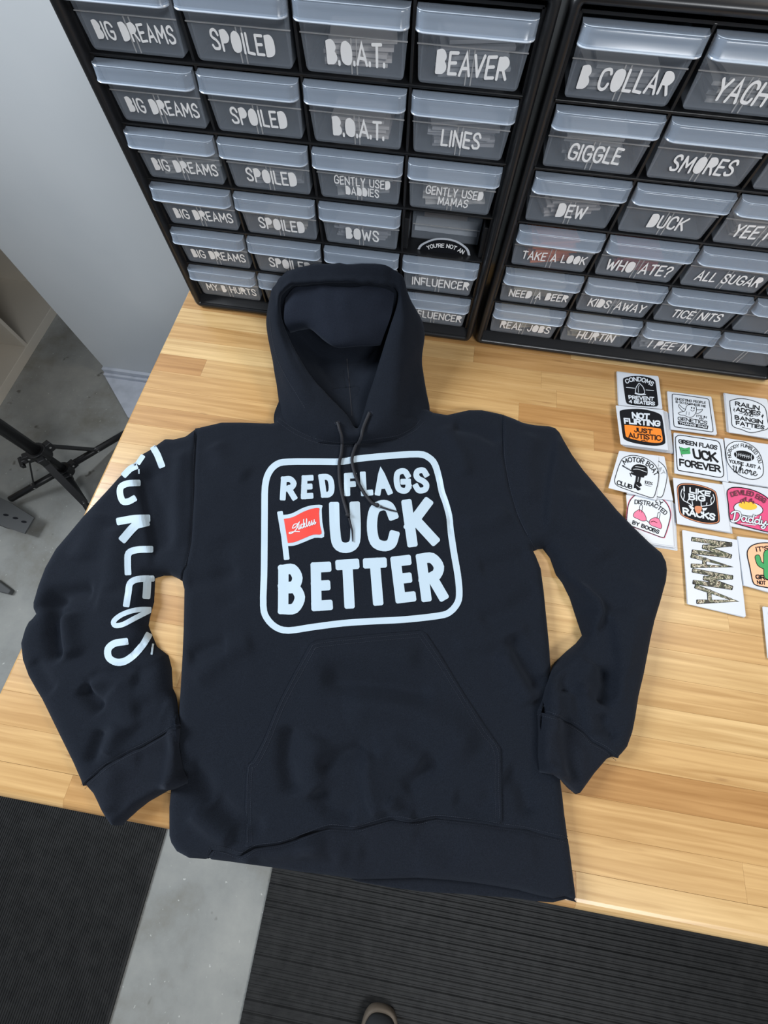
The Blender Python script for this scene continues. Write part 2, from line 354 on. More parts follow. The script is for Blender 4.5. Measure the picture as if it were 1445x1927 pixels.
def glyph(ch):
    w_, s = _G[ch]; out = []
    for st in s.split('|'):
        if not st: continue
        sm = st[0] == '~'; st = st.lstrip('~')
        pts = [tuple(float(c) for c in p.split(',')) for p in st.split()]
        out.append(cr(pts, 4) if sm else pts)
    return w_, out
def ribbon(pts, w, sub=None, round_=True):
    """thick stroke as quads in 2D; returns verts, faces"""
    P = [np.array(p, float) for p in pts]
    Q = [P[0]]
    for p in P[1:]:
        if np.linalg.norm(p-Q[-1]) > 1e-9: Q.append(p)
    P = Q
    if len(P) < 2: P = [P[0], P[0]+np.array([1e-6, 0])]
    if sub:
        R = [P[0]]
        for a, b_ in zip(P, P[1:]):
            n = max(1, int(np.linalg.norm(b_-a)/sub+.5))
            R += [a+(b_-a)*(k+1)/n for k in range(n)]
        P = R
    n = len(P); L = []; Rr = []
    h = w/2
    closed = np.linalg.norm(P[0]-P[-1]) < 1e-6 and n > 4
    for i in range(n):
        if closed and i in (0, n-1): a, c = P[n-2], P[1]; pp = P[0]
        else: a, c = P[max(i-1, 0)], P[min(i+1, n-1)]; pp = P[i]
        d1 = pp-a; d2 = c-pp
        l1, l2 = np.linalg.norm(d1), np.linalg.norm(d2)
        if l1 < 1e-9: d1 = d2; l1 = l2
        if l2 < 1e-9: d2 = d1; l2 = l1
        d1 = d1/l1; d2 = d2/l2
        t = d1+d2; lt = np.linalg.norm(t); t = t/lt if lt > 1e-6 else d1
        nn = np.array([-t[1], t[0]]); cs = max(.45, abs(np.dot(nn, np.array([-d1[1], d1[0]]))))
        L.append(pp+nn*h/cs); Rr.append(pp-nn*h/cs)
    if not closed and round_:
        for end in (0, -1):
            t = P[0]-P[1] if end == 0 else P[-1]-P[-2]
            t = t/np.linalg.norm(t); nn = np.array([-t[1], t[0]])
            c = P[0] if end == 0 else P[-1]
            ext = []
            for k, (e_, hh) in enumerate(((.34*w, .5), (.45*w, .43), (.5*w, .33)) if round_ != 2 else ((.22*w, .45), (.38*w, .33), (.48*w, .14))):
                A = c+t*e_+nn*w*hh; B = c+t*e_-nn*w*hh
                ext.append((B, A) if end == 0 else (A, B))
            if end == 0:
                L = [e[0] for e in ext[::-1]]+L; Rr = [e[1] for e in ext[::-1]]+Rr
            else:
                L = L+[e[0] for e in ext]; Rr = Rr+[e[1] for e in ext]
    m_ = len(L); v = []; f = []
    for a, b_ in zip(L, Rr): v += [a, (a+b_)/2, b_]
    for i in range(m_-1):
        k = 3*i; f += [(k, k+3, k+4, k+1), (k+1, k+4, k+5, k+2)]
    return v, f
def fillpoly(pts, sp=None):
    """triangulated polygon, optionally with inner points every sp"""
    vs, fs = tri_poly([tuple(p) for p in pts], sp)
    return [np.array(v) for v in vs], fs
def inpoly(P, poly):
    x, y = P[:, 0], P[:, 1]; ins = np.zeros(len(P), bool); n = len(poly)
    for i in range(n):
        x0, y0 = poly[i]; x1, y1 = poly[(i+1) % n]
        c = ((y0 > y) != (y1 > y)) & (x < (x1-x0)*(y-y0)/((y1-y0) if y1 != y0 else 1e-12)+x0); ins ^= c
    return ins
def dist_poly(P, pts, closed=False):
    """distance and signed side to a polyline"""
    P = np.asarray(P, float)[:, :2]; best = np.full(len(P), 1e9); side = np.zeros(len(P)); T = np.zeros(len(P)); tl = 0
    q = list(pts)+([pts[0]] if closed else [])
    for a, b_ in zip(q, q[1:]):
        a = np.array(a[:2]); b_ = np.array(b_[:2]); d = b_-a; l2 = d@d
        if l2 < 1e-16: continue
        t = np.clip(((P-a)@d)/l2, 0, 1); c = a+t[:, None]*d; r = P-c; dd = np.hypot(r[:, 0], r[:, 1])
        mk_ = dd < best; s = np.sign(d[0]*(P[:, 1]-a[1])-d[1]*(P[:, 0]-a[0]))
        best = np.where(mk_, dd, best); side = np.where(mk_, s, side); T = np.where(mk_, tl+t*math.sqrt(l2), T); tl += math.sqrt(l2)
    return best, side, T/max(tl, 1e-9)
def resample(pts, sp, closed=True):
    out = []; q = list(pts)+([pts[0]] if closed else [])
    for a, b_ in zip(q, q[1:]):
        a = np.array(a, float); b_ = np.array(b_, float); n = max(1, int(np.linalg.norm(b_-a)/sp+.5))
        for k in range(n): out.append(tuple(a+(b_-a)*k/n))
    if not closed: out.append(tuple(pts[-1]))
    return out
def tri_poly(poly, sp=None, rings=None):
    bd = resample(poly, sp) if sp else list(poly)
    pts = [Vector(p) for p in bd]; n = len(pts); edges = [(i, (i+1) % n) for i in range(n)]
    if sp:
        A = np.array(bd); x0, y0 = A.min(0); x1, y1 = A.max(0)
        gx, gy = np.meshgrid(np.arange(x0, x1, sp), np.arange(y0, y1, sp*.87)); gx = gx.copy(); gx[1::2] += sp/2
        G = np.stack([gx.ravel(), gy.ravel()], 1); G = G[inpoly(G, bd)]
        if len(G):
            d, _, _ = dist_poly(G, bd, True); G = G[d > sp*.55]
        pts += [Vector(p) for p in G]
    if rings:
        A = np.array(bd); nx_ = np.roll(A, -1, 0)-np.roll(A, 1, 0); nx_ /= np.linalg.norm(nx_, axis=1)[:, None]+1e-12; nr_ = np.stack([-nx_[:, 1], nx_[:, 0]], 1)
        sg = 1 if sum(A[i-1][0]*A[i][1]-A[i][0]*A[i-1][1] for i in range(n)) > 0 else -1
        G2 = np.array([list(p) for p in pts[n:]]); keep = dist_poly(G2, bd, True)[0] > rings[-1]+sp*.45; G2 = G2[keep]; pts = pts[:n]+[Vector(p) for p in G2]
        for rd in rings:
            Q = A+nr_*sg*rd; ok = inpoly(Q, bd) & (dist_poly(Q, bd, True)[0] > rd*.93); Q = Q[ok]; pts += [Vector(p) for p in Q]
    r = delaunay_2d_cdt(pts, edges, [list(range(n))], 1, 1e-7)
    return [tuple(v) for v in r[0]], [tuple(f) for f in r[2]]
class Art:
    """flat print: 2D shapes gathered per layer, then mapped on to a surface"""
    def __init__(s): s.v = []; s.f = []; s.k = []; s.c = 0
    def add(s, vf):
        s.c = (s.c+1) % 7; s.k += [s.c]*len(vf[0])      # overlapping strokes of one print lie a hair apart
        n = len(s.v); s.v += [tuple(p) for p in vf[0]]; s.f += [tuple(i+n for i in q) for q in vf[1]]; return s
    def stroke(s, pts, w, sub=None, round_=True): return s.add(ribbon(pts, w, sub, round_))
    def poly(s, pts, sp=None): return s.add(fillpoly(pts, sp))
    def text_map(s, txt, fmap, height, w, sub=None, hand=False, gap=.22, width=None, squeeze=1.0):
        """lay txt out from u=0; fmap(u, v) (v in 0..1 of cap height) gives 2D place"""
        x = 0; items = []
        for ch in txt:
            gw, st = glyph(ch); items.append((x, gw*squeeze, st, ch)); x += gw*squeeze+gap
        tot = x-gap; k = (width/height/tot) if width else 1.0
        for x0, gw, st, ch in items:
            if hand:
                for fi in FILLHAND.get(ch, ()):
                    s.poly([fmap((x0+gw*p[0])*k, p[1]) for p in st[fi]][:-1] if st[fi][0] == st[fi][-1] else [fmap((x0+gw*p[0])*k, p[1]) for p in st[fi]])
            for q in st: s.stroke([fmap((x0+gw*p[0])*k, p[1]) for p in q], w, sub, 2 if hand else True)
        return tot*k
    def text_quad(s, txt, TL, TR, BR, BL, w, **kw):
        TL, TR, BR, BL = [np.array(p, float) for p in (TL, TR, BR, BL)]
        H = (np.linalg.norm(TL-BL)+np.linalg.norm(TR-BR))/2; W = (np.linalg.norm(TR-TL)+np.linalg.norm(BR-BL))/2
        iu, iv = w/2/W, w/2/H
        x = 0
        gap = kw.get('gap', .22)
        for ch in txt: x += glyph(ch)[0]*kw.get('squeeze', 1)+gap
        tot = x-gap
        def fm(u, v):
            u = iu+(u/tot)*(1-2*iu); v = iv+v*(1-2*iv)
            return (TL*(1-u)+TR*u)*v+(BL*(1-u)+BR*u)*(1-v)
        s.text_map(txt, fm, 1, w, **kw); return s
    def text_path(s, txt, path, h, w, gap=.25, **kw):
        """baseline path; glyphs stand to its left side (up = direction rotated)"""
        P = [np.array(p, float) for p in cr(path, 8)]; L = [0]
        for a, b_ in zip(P, P[1:]): L.append(L[-1]+np.linalg.norm(b_-a))
        tot = sum(glyph(c)[0]+gap for c in txt)-gap
        def fm(u, v):
            d = u/tot*L[-1]; i = min(max(np.searchsorted(L, d)-1, 0), len(P)-2); t = (d-L[i])/(L[i+1]-L[i]); c = P[i]+(P[i+1]-P[i])*t
            a = P[max(i-2, 0)]; b_ = P[min(i+3, len(P)-1)]; e = (b_-a)/np.linalg.norm(b_-a); nrm = np.array([e[1], -e[0]])
            return c+nrm*v*h
        s.text_map(txt, fm, 1, w, gap=gap, **kw); return s
    def build(s, name, mat, mp, parent, kind=None, **k):
        V = [mp(*p) for p in s.v]; V = [(p[0], p[1], p[2]+kk*2.2e-5) for p, kk in zip(V, s.k)]
        o = mesh_obj(name, V, s.f, mat, parent, world=True, **k)
        if kind: o['kind'] = kind
        return o
# ---------------------------------------------------------------- drawer cabinets
PC, PR, ZB = .1205, .06244, .020
CW, CH, CD = .5085, .412, .162
def build_cabinet(ox, rz, label):
    c = empty('drawer_cabinet', (ox+2*PC*math.cos(rz), 2*PC*math.sin(rz), 0), rz)
    tag(c, label, 'cabinet', 'small parts drawer cabinets on the bench')
    hw = CW/2; gx0 = -2*PC; zt = ZB+6*PR
    z0 = 0
    # outer shell, rounded, proud of the grid
    def rrect(x0, z0_, x1, z1, r, n=5):
        out = []
        for (cx_, cz_, a0) in ((x1-r, z0_+r, -90), (x1-r, z1-r, 0), (x0+r, z1-r, 90), (x0+r, z0_+r, 180)):
            for k in range(n+1):
                a = math.radians(a0+90*k/n); out.append((cx_+r*math.cos(a), cz_+r*math.sin(a)))
        return out
    # profile rings from the inner opening, over the rim, back along the outside
    rings = []
    def ring(off, y, r): rings.append([(p[0], y, p[1]) for p in rrect(-hw+off, 0+off, hw-off, CH-off, r)])
    ring(.0125, .010, .002); ring(.0115, -.006, .002); ring(.0095, -.0115, .003); ring(.0065, -.0135, .006); ring(.0030, -.0125, .009)
    ring(.0006, -.0085, .012); ring(0, -.003, .012); ring(0, CD-.016, .012)
    v = []; f = []; n = len(rings[0])
    for rg in rings: v += rg
    for i in range(len(rings)-1):
        for k in range(n): f.append((i*n+k, (i+1)*n+k, (i+1)*n+(k+1) % n, i*n+(k+1) % n))
    f.append(tuple(range((len(rings)-1)*n, len(rings)*n))[::-1])
    mesh_obj('shell', v, f, M['black_plastic'], c, smooth=True)
    c.children[0].data.polygons.foreach_set('use_smooth', [True]*(len(f)-1)+[False])
    # sloped sill inside the bottom rim, side and top reveals
    b = MB(); 
    b.add([(gx0-.002,.002,ZB-.001),(-gx0+.002,.002,ZB-.001),(-gx0+.002,-.0105,.0118),(gx0-.002,-.0105,.0118),(gx0-.002,CD-.02,ZB-.001),(-gx0+.002,CD-.02,ZB-.001)], [(3,2,1,0),(0,1,5,4)])
    for sx in (-1, 1): b.box((sx*2*PC-.0018, 0, ZB), (sx*2*PC+.0018, CD-.018, zt))
    b.box((gx0, 0, zt-.0012), (-gx0, CD-.018, zt+.0012)); b.box((gx0, CD-.022, ZB), (-gx0, CD-.018, zt))
    b.build('liner', M['black_plastic'], c)
    for j in range(1, 6):
        b = MB(); z = ZB+j*PR; b.box((gx0, -.001, z-.0022), (-gx0, CD-.02, z+.0012)); b.box((gx0, -.0028, z-.0003), (-gx0, 0, z+.0012))
        b.build('shelf_divider', M['black_plastic'], c, bevel=.0006)
    for i in range(1, 4):
        b = MB(); x = gx0+i*PC; b.box((x-.0016, -.0004, ZB), (x+.0016, CD-.02, zt)); b.build('upright_divider', M['black_plastic'], c, bevel=.0005)
    for sx in (-1, 1):
        for yy in (.01, CD-.04):
            pass
    return c
# shared drawer meshes (origin: cell centre x, grid plane y=0, cell bottom z)
def drawer_meshes():
    W2 = .0567; b = MB(); zt_ = .0585; zb = .0035; t = .0016
    # front panel with rounded lower corners, flares slightly to the top
    out = [(-W2, zt_)]
    for k in range(5): a = math.radians(180+90*k/4); out.append((-W2+.004+.0045+.0045*math.cos(a), zb+.0045+.0045*math.sin(a)))
    for k in range(5): a = math.radians(270+90*k/4); out.append((W2-.004-.0045+.0045*math.cos(a), zb+.0045+.0045*math.sin(a)))
    out.append((W2, zt_))
    n = len(out); v = [(p[0], -.0020, p[1]) for p in out]+[(p[0], -.0020+t, p[1]) for p in out]
    f = [tuple(range(n)), tuple(range(n, 2*n))[::-1]]+[(i, n+i, n+(i+1) % n, (i+1) % n) for i in range(n)]
    b.add(v, f)
    front = (b.v, b.f)
    b = MB()      # tray: sides, back, bottom, middle slot ribs
    wi = W2-.0055
    b.box((-wi, 0, zb+.001), (-wi+.0014, .138, .050)); b.box((wi-.0014, 0, zb+.001), (wi, .138, .050)); b.box((-wi, .1366, zb+.001), (wi, .138, .050))
    b.box((-wi, 0, zb+.001), (wi, .138, zb+.0022))
    tray = (b.v, b.f)
    b = MB()
    b.box((-.0035, -.0026, zb+.001), (-.0022, -.0019, .0315)); b.box((.0022, -.0026, zb+.001), (.0035, -.0019, .0315))
    b.box((-W2+.0012, -.0031, .0322), (W2-.0012, -.0019, .0330))
    ridge = (b.v, b.f)
    # handle: a curved lip with rounded front corners: top sheet + downturned edge
    P = []; nx = 28; D = .0200; r = .010; W = .0572
    def yfront(x):
        a = abs(x)-(W-r)
        return -D if a <= 0 else -(D-r)-math.sqrt(max(r*r-a*a, 0))
    xs = [-W+2*W*k/nx for k in range(nx+1)]
    xs = sorted(set([round(x, 6) for x in xs]+[s_*(W-r+r*math.sin(math.radians(q))) for s_ in (-1, 1) for q in (15, 30, 45, 60, 72, 82, 88, 90)]))
    rows = [(0.0, 0.0), (.40, -.0004), (.76, -.0009), (.80, -.0012), (.835, -.0022), (.86, -.0048), (.90, -.0070), (.99, -.0116), (1.02, -.0128), (1.015, -.0134), (.985, -.0128), (.96, -.0112)]
    v = []; f = []
    for fr, dz in rows:
        for x in xs:
            s_ = 1-.0*fr
            v.append((x*s_*(1+.004*fr), yfront(x)*fr if fr > 0 else -.0005, zt_+dz + .0006))
    m_ = len(xs)
    for i in range(len(rows)-1):
        for k in range(m_-1): f.append((i*m_+k, i*m_+k+1, (i+1)*m_+k+1, (i+1)*m_+k))
    # added pale beads along the lip, standing in for its edge highlights
    bd = MB()
    for fr, dz, tk_ in ((1.02, -.0131, .0008), (.79, -.0006, .00035)):
        L_ = [(x*1.003, yfront(x)*fr - .0002, zt_+dz+.0006) for x in xs]
        n_ = len(L_); V = []
        for p in L_: V += [(p[0], p[1]-tk_, p[2]), (p[0], p[1], p[2]+tk_), (p[0], p[1]+tk_, p[2]), (p[0], p[1], p[2]-tk_)]
        bd.add(V, [(4*i+a, 4*i+(a+1) % 4, 4*i+4+(a+1) % 4, 4*i+4+a) for i in range(n_-1) for a in range(4)])
    return front, tray, ridge, (v, f), (bd.v, bd.f)
DM = drawer_meshes()
def me_from(name, vf, mat, smooth=False):
    me = bpy.data.meshes.new(name); me.from_pydata([tuple(p) for p in vf[0]], [], vf[1]); me.materials.append(mat)
    if smooth: me.polygons.foreach_set('use_smooth', [True]*len(me.polygons))
    me.update(); return me
bmx = MB(); bmx.add(*DM[0]); bmx.add(*DM[1])
ME_DRAWER = me_from('drawer', (bmx.v, bmx.f), M['drawer']); ME_RIDGE = me_from('ridge', DM[2], M['ridge']); ME_HANDLE = me_from('handle', DM[3], M['handle'], True); ME_BEAD = me_from('lip_glint', DM[4], M['bead'])
POS_WORD = ['top', 'second', 'third', 'fourth', 'fifth', 'bottom']
def bundle(c, row, col, text, color, w=.07, h=.022, d=.05, tilt=.12, dx=0):
    """loose pile of stickers lying in a drawer"""
    rr = random.Random(row*7+col*3+len(text)); b = MB(); n = max(4, int(h/.004))
    for k in range(n):
        a = rr.uniform(-.15, .15)+tilt; x, y = rr.uniform(-.004, .004), rr.uniform(-.003, .003); z = .0058+k*h/n
        cs, sn = math.cos(a), math.sin(a); hw_, hd = w/2*rr.uniform(.9, 1), d/2
        q = [(x+cs*X-sn*Y, y+sn*X+cs*Y) for X, Y in ((-hw_, -hd), (hw_, -hd), (hw_, hd), (-hw_, hd))]
        b.prism(q, z, z+h/n*.7)
    lx = -2*PC+(col+.5)*PC+dx*.5; lz = ZB+(5-row)*PR
    Mx = Matrix.Translation(c.location) @ Matrix.Rotation(c.rotation_euler.z, 4, 'Z')
    p = Mx @ Vector((lx, .036, lz))
    m_ = bpy.data.materials.get('bundle_%.2f_%.2f_%.2f' % color) or mk('bundle_%.2f_%.2f_%.2f' % color, color, .5, .3)
    o = b.build('sticker_bundle', m_); o.location = p; o.rotation_euler = (0, 0, c.rotation_euler.z)
    return o
def fill_cabinet(c, words, which):
    for r in range(6):
        for k in range(4):
            wtxt = words[r][k]
            if wtxt == '#': continue
            lx = -2*PC+(k+.5)*PC; lz = ZB+(5-r)*PR
            d = bpy.data.objects.new('drawer', ME_DRAWER); link(d, c); d.location = (lx, 0, lz)
            hd = bpy.data.objects.new('handle', ME_HANDLE); link(hd, d); link(bpy.data.objects.new('lip_glint', ME_BEAD), d)
            rg = bpy.data.objects.new('ridge', ME_RIDGE); link(rg, d)
            if wtxt:
                d['label'] = 'clear drawer lettered %s' % wtxt.replace('/', ' ')
                lines = wtxt.split('/'); A = Art(); rr = random.Random(hash(wtxt) % 1000 if False else r*5+k)
                for li, t in enumerate(lines):
                    big = wtxt in ('B.O.A.T.', 'BEAVER', 'B COLLAR', 'YACHT')
                    cap = (.0155 if big else .0140) if len(lines) == 1 else .0088
                    if len(t) > 8 and len(lines) == 1: cap = .0125
                    gap = .25 if not '.' in t else .20
                    tot = sum(glyph(ch)[0]*.82+gap for ch in t)-gap; W = tot*cap
                    if W > .088: cap *= .088/W; W = .088
                    zc = .0205 if len(lines) == 1 else (.0265, .0152)[li]
                    xoff = .004 if len(t) > 8 or len(lines) == 2 else .002
                    rot = rr.uniform(-.02, .02)
                    cs, sn = math.cos(rot), math.sin(rot)
                    def fm(u, v, cap=cap, W=W, zc=zc, cs=cs, sn=sn, xoff=xoff):
                        x = u*cap-W/2; z = (v-.5)*cap
                        wob = .0004*math.sin(u*7.3+zc*900)
                        return (cs*x-sn*z+xoff, sn*x+cs*z+zc+wob)
                    A.text_map(t, fm, 1, cap*.168, hand=True, gap=gap, squeeze=.82)
                o = mesh_obj('lettering', [(p[0], -.0033-kk*2.2e-5, p[1]) for p, kk in zip(A.v, A.k)], A.f, M['white_vinyl'], d)
BD = 'BIG DREAMS'; SP = 'SPOILED'
left_words = [[BD, SP, 'B.O.A.T.', 'BEAVER'], [BD, SP, 'B.O.A.T.', 'LINES'], [BD, SP, 'GENTLY USED/DADDIES', 'GENTLY USED/MAMAS'],
              [BD, SP, 'BOWS', '#'], [BD, SP, '', 'INFLUENCER'], ['MY B HURTS', '', '', 'INFLUENCER']]
right_words = [['B COLLAR', 'YACHT', '', ''], ['GIGGLE', 'SMORES', '', ''], ['DEW', 'DUCK', 'YEE HAW', ''], ['TAKE A LOOK', 'WHO ATE?', 'ALL SUGAR', ''],
               ['NEED A BEER', 'KIDS AWAY', 'TICE NITS', ''], ['REAL JOBS', 'HURTIN', 'I PEE IN', '']]
cabL = build_cabinet(0, 0, 'black drawer cabinet behind the hood, its first column lettered BIG DREAMS, one drawer missing')
cabR = build_cabinet(.5153, -.0023, 'black drawer cabinet at the right, drawers lettered B COLLAR down to REAL JOBS')
fill_cabinet(cabL, left_words, 'left'); fill_cabinet(cabR, right_words, 'right')
PALE = (.62, .60, .57)
for (c, r, k, txt, colr, w_, h_, lab) in (
    (cabL, 0, 2, 'a', (.72,.68,.66), .075, .022, 'pale sticker bundle inside the top B.O.A.T. drawer'),
    (cabL, 1, 2, 'b', (.72,.68,.66), .068, .018, 'pale sticker bundle inside the lower B.O.A.T. drawer'),
    (cabL, 0, 3, 'c', (.42,.43,.45), .078, .030, 'grey sticker bundle inside the drawer lettered BEAVER'),
    (cabL, 1, 3, 'd', (.48,.48,.50), .080, .026, 'grey sticker bundle inside the drawer lettered LINES'),
    (cabL, 2, 2, 'd2', (.40,.41,.42), .070, .018, 'dull sticker bundle inside the drawer lettered GENTLY USED DADDIES'),
    (cabL, 2, 0, 'e', (.38,.38,.37), .080, .022, 'grey sticker bundle inside the third BIG DREAMS drawer'),
    (cabL, 2, 3, 'f', (.62,.60,.58), .080, .020, 'pale sticker bundle inside the drawer lettered GENTLY USED MAMAS'),
    (cabL, 3, 1, 'g', (.50,.47,.42), .060, .018, 'beige sticker bundle inside the fourth SPOILED drawer'),
    (cabL, 2, 1, 'g2', (.34,.35,.37), .070, .018, 'dark grey sticker bundle inside the third SPOILED drawer'),
    (cabL, 3, 2, 'h', (.36,.37,.40), .080, .020, 'slate sticker bundle inside the drawer lettered BOWS'),
    (cabL, 4, 3, 'i', (.40,.38,.36), .076, .022, 'brownish sticker bundle inside the upper INFLUENCER drawer'),
    (cabL, 5, 3, 'i2', (.42,.40,.38), .076, .022, 'brownish sticker bundle inside the bottom INFLUENCER drawer'),
    (cabL, 5, 0, 'i3', (.34,.32,.28), .085, .022, 'dim sticker bundle inside the drawer lettered MY B HURTS'),
    (cabR, 0, 0, 'j', (.38,.38,.38), .070, .020, 'grey sticker bundle inside the drawer lettered B COLLAR'),
    (cabR, 0, 1, 'k', (.46,.45,.44), .060, .022, 'grey sticker bundle inside the drawer lettered YACHT'),
    (cabR, 1, 0, 'l', (.50,.50,.50), .065, .030, 'upright grey card bundle inside the drawer lettered GIGGLE'),
    (cabR, 2, 0, 'm', (.50,.47,.46), .070, .020, 'pale sticker bundle inside the drawer lettered DEW'),
    (cabR, 2, 2, 'n', (.46,.44,.42), .070, .020, 'pale sticker bundle inside the drawer lettered YEE HAW'),
    (cabR, 3, 0, 'o', (.75,.20,.06), .060, .028, 'orange sticker bundle inside the drawer lettered TAKE A LOOK'),
    (cabR, 3, 1, 'p', (.42,.10,.10), .060, .024, 'dull red sticker bundle inside the drawer lettered WHO ATE'),
    (cabR, 4, 0, 'q', (.48,.45,.37), .085, .024, 'beige sticker bundle inside the drawer lettered NEED A BEER'),
    (cabR, 4, 1, 'q2', (.36,.36,.36), .080, .020, 'grey sticker bundle inside the drawer lettered KIDS AWAY'),
    (cabR, 5, 0, 'r', (.56,.50,.38), .085, .026, 'beige sticker bundle inside the drawer lettered REAL JOBS'),
    (cabR, 5, 1, 's', (.52,.47,.36), .085, .026, 'beige sticker bundle inside the drawer lettered HURTIN'),
    (cabR, 5, 2, 't', (.36,.37,.38), .085, .022, 'dim grey sticker bundle inside the drawer lettered I PEE IN')):
    tag(bundle(c, r, k, txt, colr, w_, h_), lab, 'stickers', 'sticker bundles inside the drawers')
# the open slot: the drawer is pushed far back; stickers stand in it
lx = -2*PC+3.5*PC; lz = ZB+2*PR
d = MB(); wi = .0500
d.box((-wi, .030, .003), (wi, .0316, .050)); d.box((-wi, .03, .003), (-wi+.0014, .138, .050)); d.box((wi-.0014, .03, .003), (wi, .138, .050)); d.box((-wi, .03, .003), (wi, .138, .0045))
dr = d.build('drawer', M['drawer'], cabL); dr.location = (lx, 0, lz); dr['label'] = 'clear drawer without handle pushed back in the open slot'
e = MB(); e.box((-wi+.001, .0290, .0235), (wi-.001, .0302, .0243)); e.build('ridge', M['ridge'], dr)
for sx in (-1, 1):
    b = MB(); b.box((lx+sx*.056-.0035, .004, lz+.002), (lx+sx*.056+.0035, .05, lz+.046)); b.build('slide_rail', M['black_plastic'], cabL, bevel=.001)
Mx = Matrix.Translation(cabL.location)
p = Mx @ Vector((lx, .040, lz+.0062))
b = MB(); b.box((-.036, .022, 0), (.030, .026, .040)); o = b.build('backing_card', mk('brown_card', (.36,.29,.22), .7)); o.location = p + Vector((0, .01, 0)); tag(o, 'brownish card standing at the back of the open drawer slot', 'card')
A = Art(); arc = cr([(-.036, 0), (-.031, .008), (-.012, .0175), (.012, .0178), (.030, .0095), (.036, 0)], 5)
so = empty('sticker', (p.x+.002, .006, ZB+2*PR+.0018)); tag(so, 'black arched sticker reading YOU\'RE NOT AN in the open drawer slot', 'sticker')
def tri_side(poly, y0, y1):
    n = len(poly); return [(q[0], y0, q[1]) for q in poly]+[(q[0], y1, q[1]) for q in poly], [tuple(range(n)), tuple(range(n, 2*n))[::-1]]+[(i, n+i, n+(i+1) % n, (i+1) % n) for i in range(n)]
v, f = tri_side([(q[0]*1.1, q[1]*1.12) for q in arc], .001, .0016); mesh_obj('backing', v, f, M['paper'], so)
v, f = tri_side(arc, 0, .0008); mesh_obj('printed_face', v, f, M['ink'], so)
A = Art(); A.text_path("YOU'RE NOT AN", [(-.024, -.0026), (-.012, -.0072), (.010, -.0082), (.028, -.0022)], .0052, .0011)
mesh_obj('lettering', [(q[0], -.0004-kk*2.2e-5, -q[1]) for q, kk in zip(A.v, A.k)], A.f, M['white_vinyl'], so)
b = MB(); b.box((-.047, .004, -.001), (.047, .028, .005)); o = b.build('sticker_bundle', M['paper']); o.location = p; tag(o, 'white sticker bundle lying in the open drawer slot', 'stickers', 'sticker bundles inside the drawers')
# ---------------------------------------------------------------- hoodie
hoodie = empty('hoodie', (.40, -.45, 0))
tag(hoodie, 'black pullover hoodie lying flat on the bench with pale chest and sleeve print', 'hoodie')
def W(pts, z): return [tuple(onz(p[0], p[1], z)[:2]) for p in pts]
def fold(pts, kind, amp, wd, L=.03, ends=.15):
    return (W(pts, .022), kind, amp*FS, wd, L, ends)
class Patch:
    def __init__(s, free, seams, Tmax, r, folds, base=None, noise_amp=.0012, nscale=14, seed=0, rings=(.0008, .0025, .0055, .0095)):
        s.free = free; s.seams = seams; s.T = Tmax; s.r = r; s.folds = folds; s.base = base; s.na = noise_amp; s.ns = nscale; s.seed = seed; s.rings = rings
    def h(s, P):
        P = np.asarray(P, float)[:, :2]
        df = np.full(len(P), 9.0)
        for q in s.free: df = np.minimum(df, dist_poly(P, q)[0])
        t = np.clip(df/s.r, 0, 1); prof = np.sqrt(np.clip(1-(1-t)**2, 0, 1))
        z = s.T*prof
        far = np.clip((df-s.r*.3)/(s.r*1.5), 0, 1)
        nz = np.array([noise.noise(Vector((p[0]*s.ns, p[1]*s.ns, s.seed)))+.45*noise.noise(Vector((p[0]*s.ns*2.6, p[1]*s.ns*2.6, s.seed+5))) for p in P])
        z = z+nz*s.na*1.7*far
        for (q, kind, amp, wd, L, ends) in s.folds:
            d, sd, tt = dist_poly(P, q)
            e = np.clip(np.minimum(tt, 1-tt)/max(ends, 1e-3), 0, 1) if ends > 0 else 1.0
            e = e*e*(3-2*e) if ends > 0 else 1.0
            if kind == 'r': z = z+amp*np.exp(-(d/wd)**2)*e*np.clip(df/.009, 0, 1)
            elif kind == 's': z = z+amp*.5*(1+np.tanh(sd*d/wd))*np.exp(-np.maximum(sd*d, 0)/L)*np.where(sd*d < 0, 1, 1)*e*far
        for q in s.seams:
            d = dist_poly(P, q)[0]; z = z-.0022*np.exp(-(d/.0018)**2)*far+.0006*np.exp(-((d-.005)/.002)**2)*far
        z = np.maximum(z, .0016*np.minimum(1, df/.002))
        if s.base is not None: z = z+s.base(P)
        return z
    def mesh(s, name, outline, sp, mat, parent, under=True):
        vs, fs = tri_poly(outline, sp, s.rings); P = np.array(vs); z = s.h(P)+.0010
        n = len(P); V = [(P[i][0], P[i][1], z[i]) for i in range(n)]
        F = list(fs)
        # orientation up
        F = [f if (P[f[1]][0]-P[f[0]][0])*(P[f[2]][1]-P[f[0]][1])-(P[f[1]][1]-P[f[0]][1])*(P[f[2]][0]-P[f[0]][0]) > 0 else f[::-1] for f in F]
        # boundary edges -> skirt down to the underside
        cnt = {}
        for f in F:
            for a, b_ in zip(f, f[1:]+f[:1]): cnt[(a, b_)] = 1
        bd = [(a, b_) for (a, b_) in cnt if (b_, a) not in cnt]
        zb = s.base(P) if s.base is not None else np.zeros(n)
        mp = {}
        for a, b_ in bd:
            for i in (a, b_):
                if i not in mp: mp[i] = len(V); V.append((P[i][0], P[i][1], min(zb[i]+.0004, z[i]-.0003)))
        for a, b_ in bd: F.append((b_, a, mp[a], mp[b_]))
        o = mesh_obj(name, V, F, mat, parent, smooth=True, world=True)
        CLOTH.append((V, F)); return o
CLOTH = []; FS = 2.1
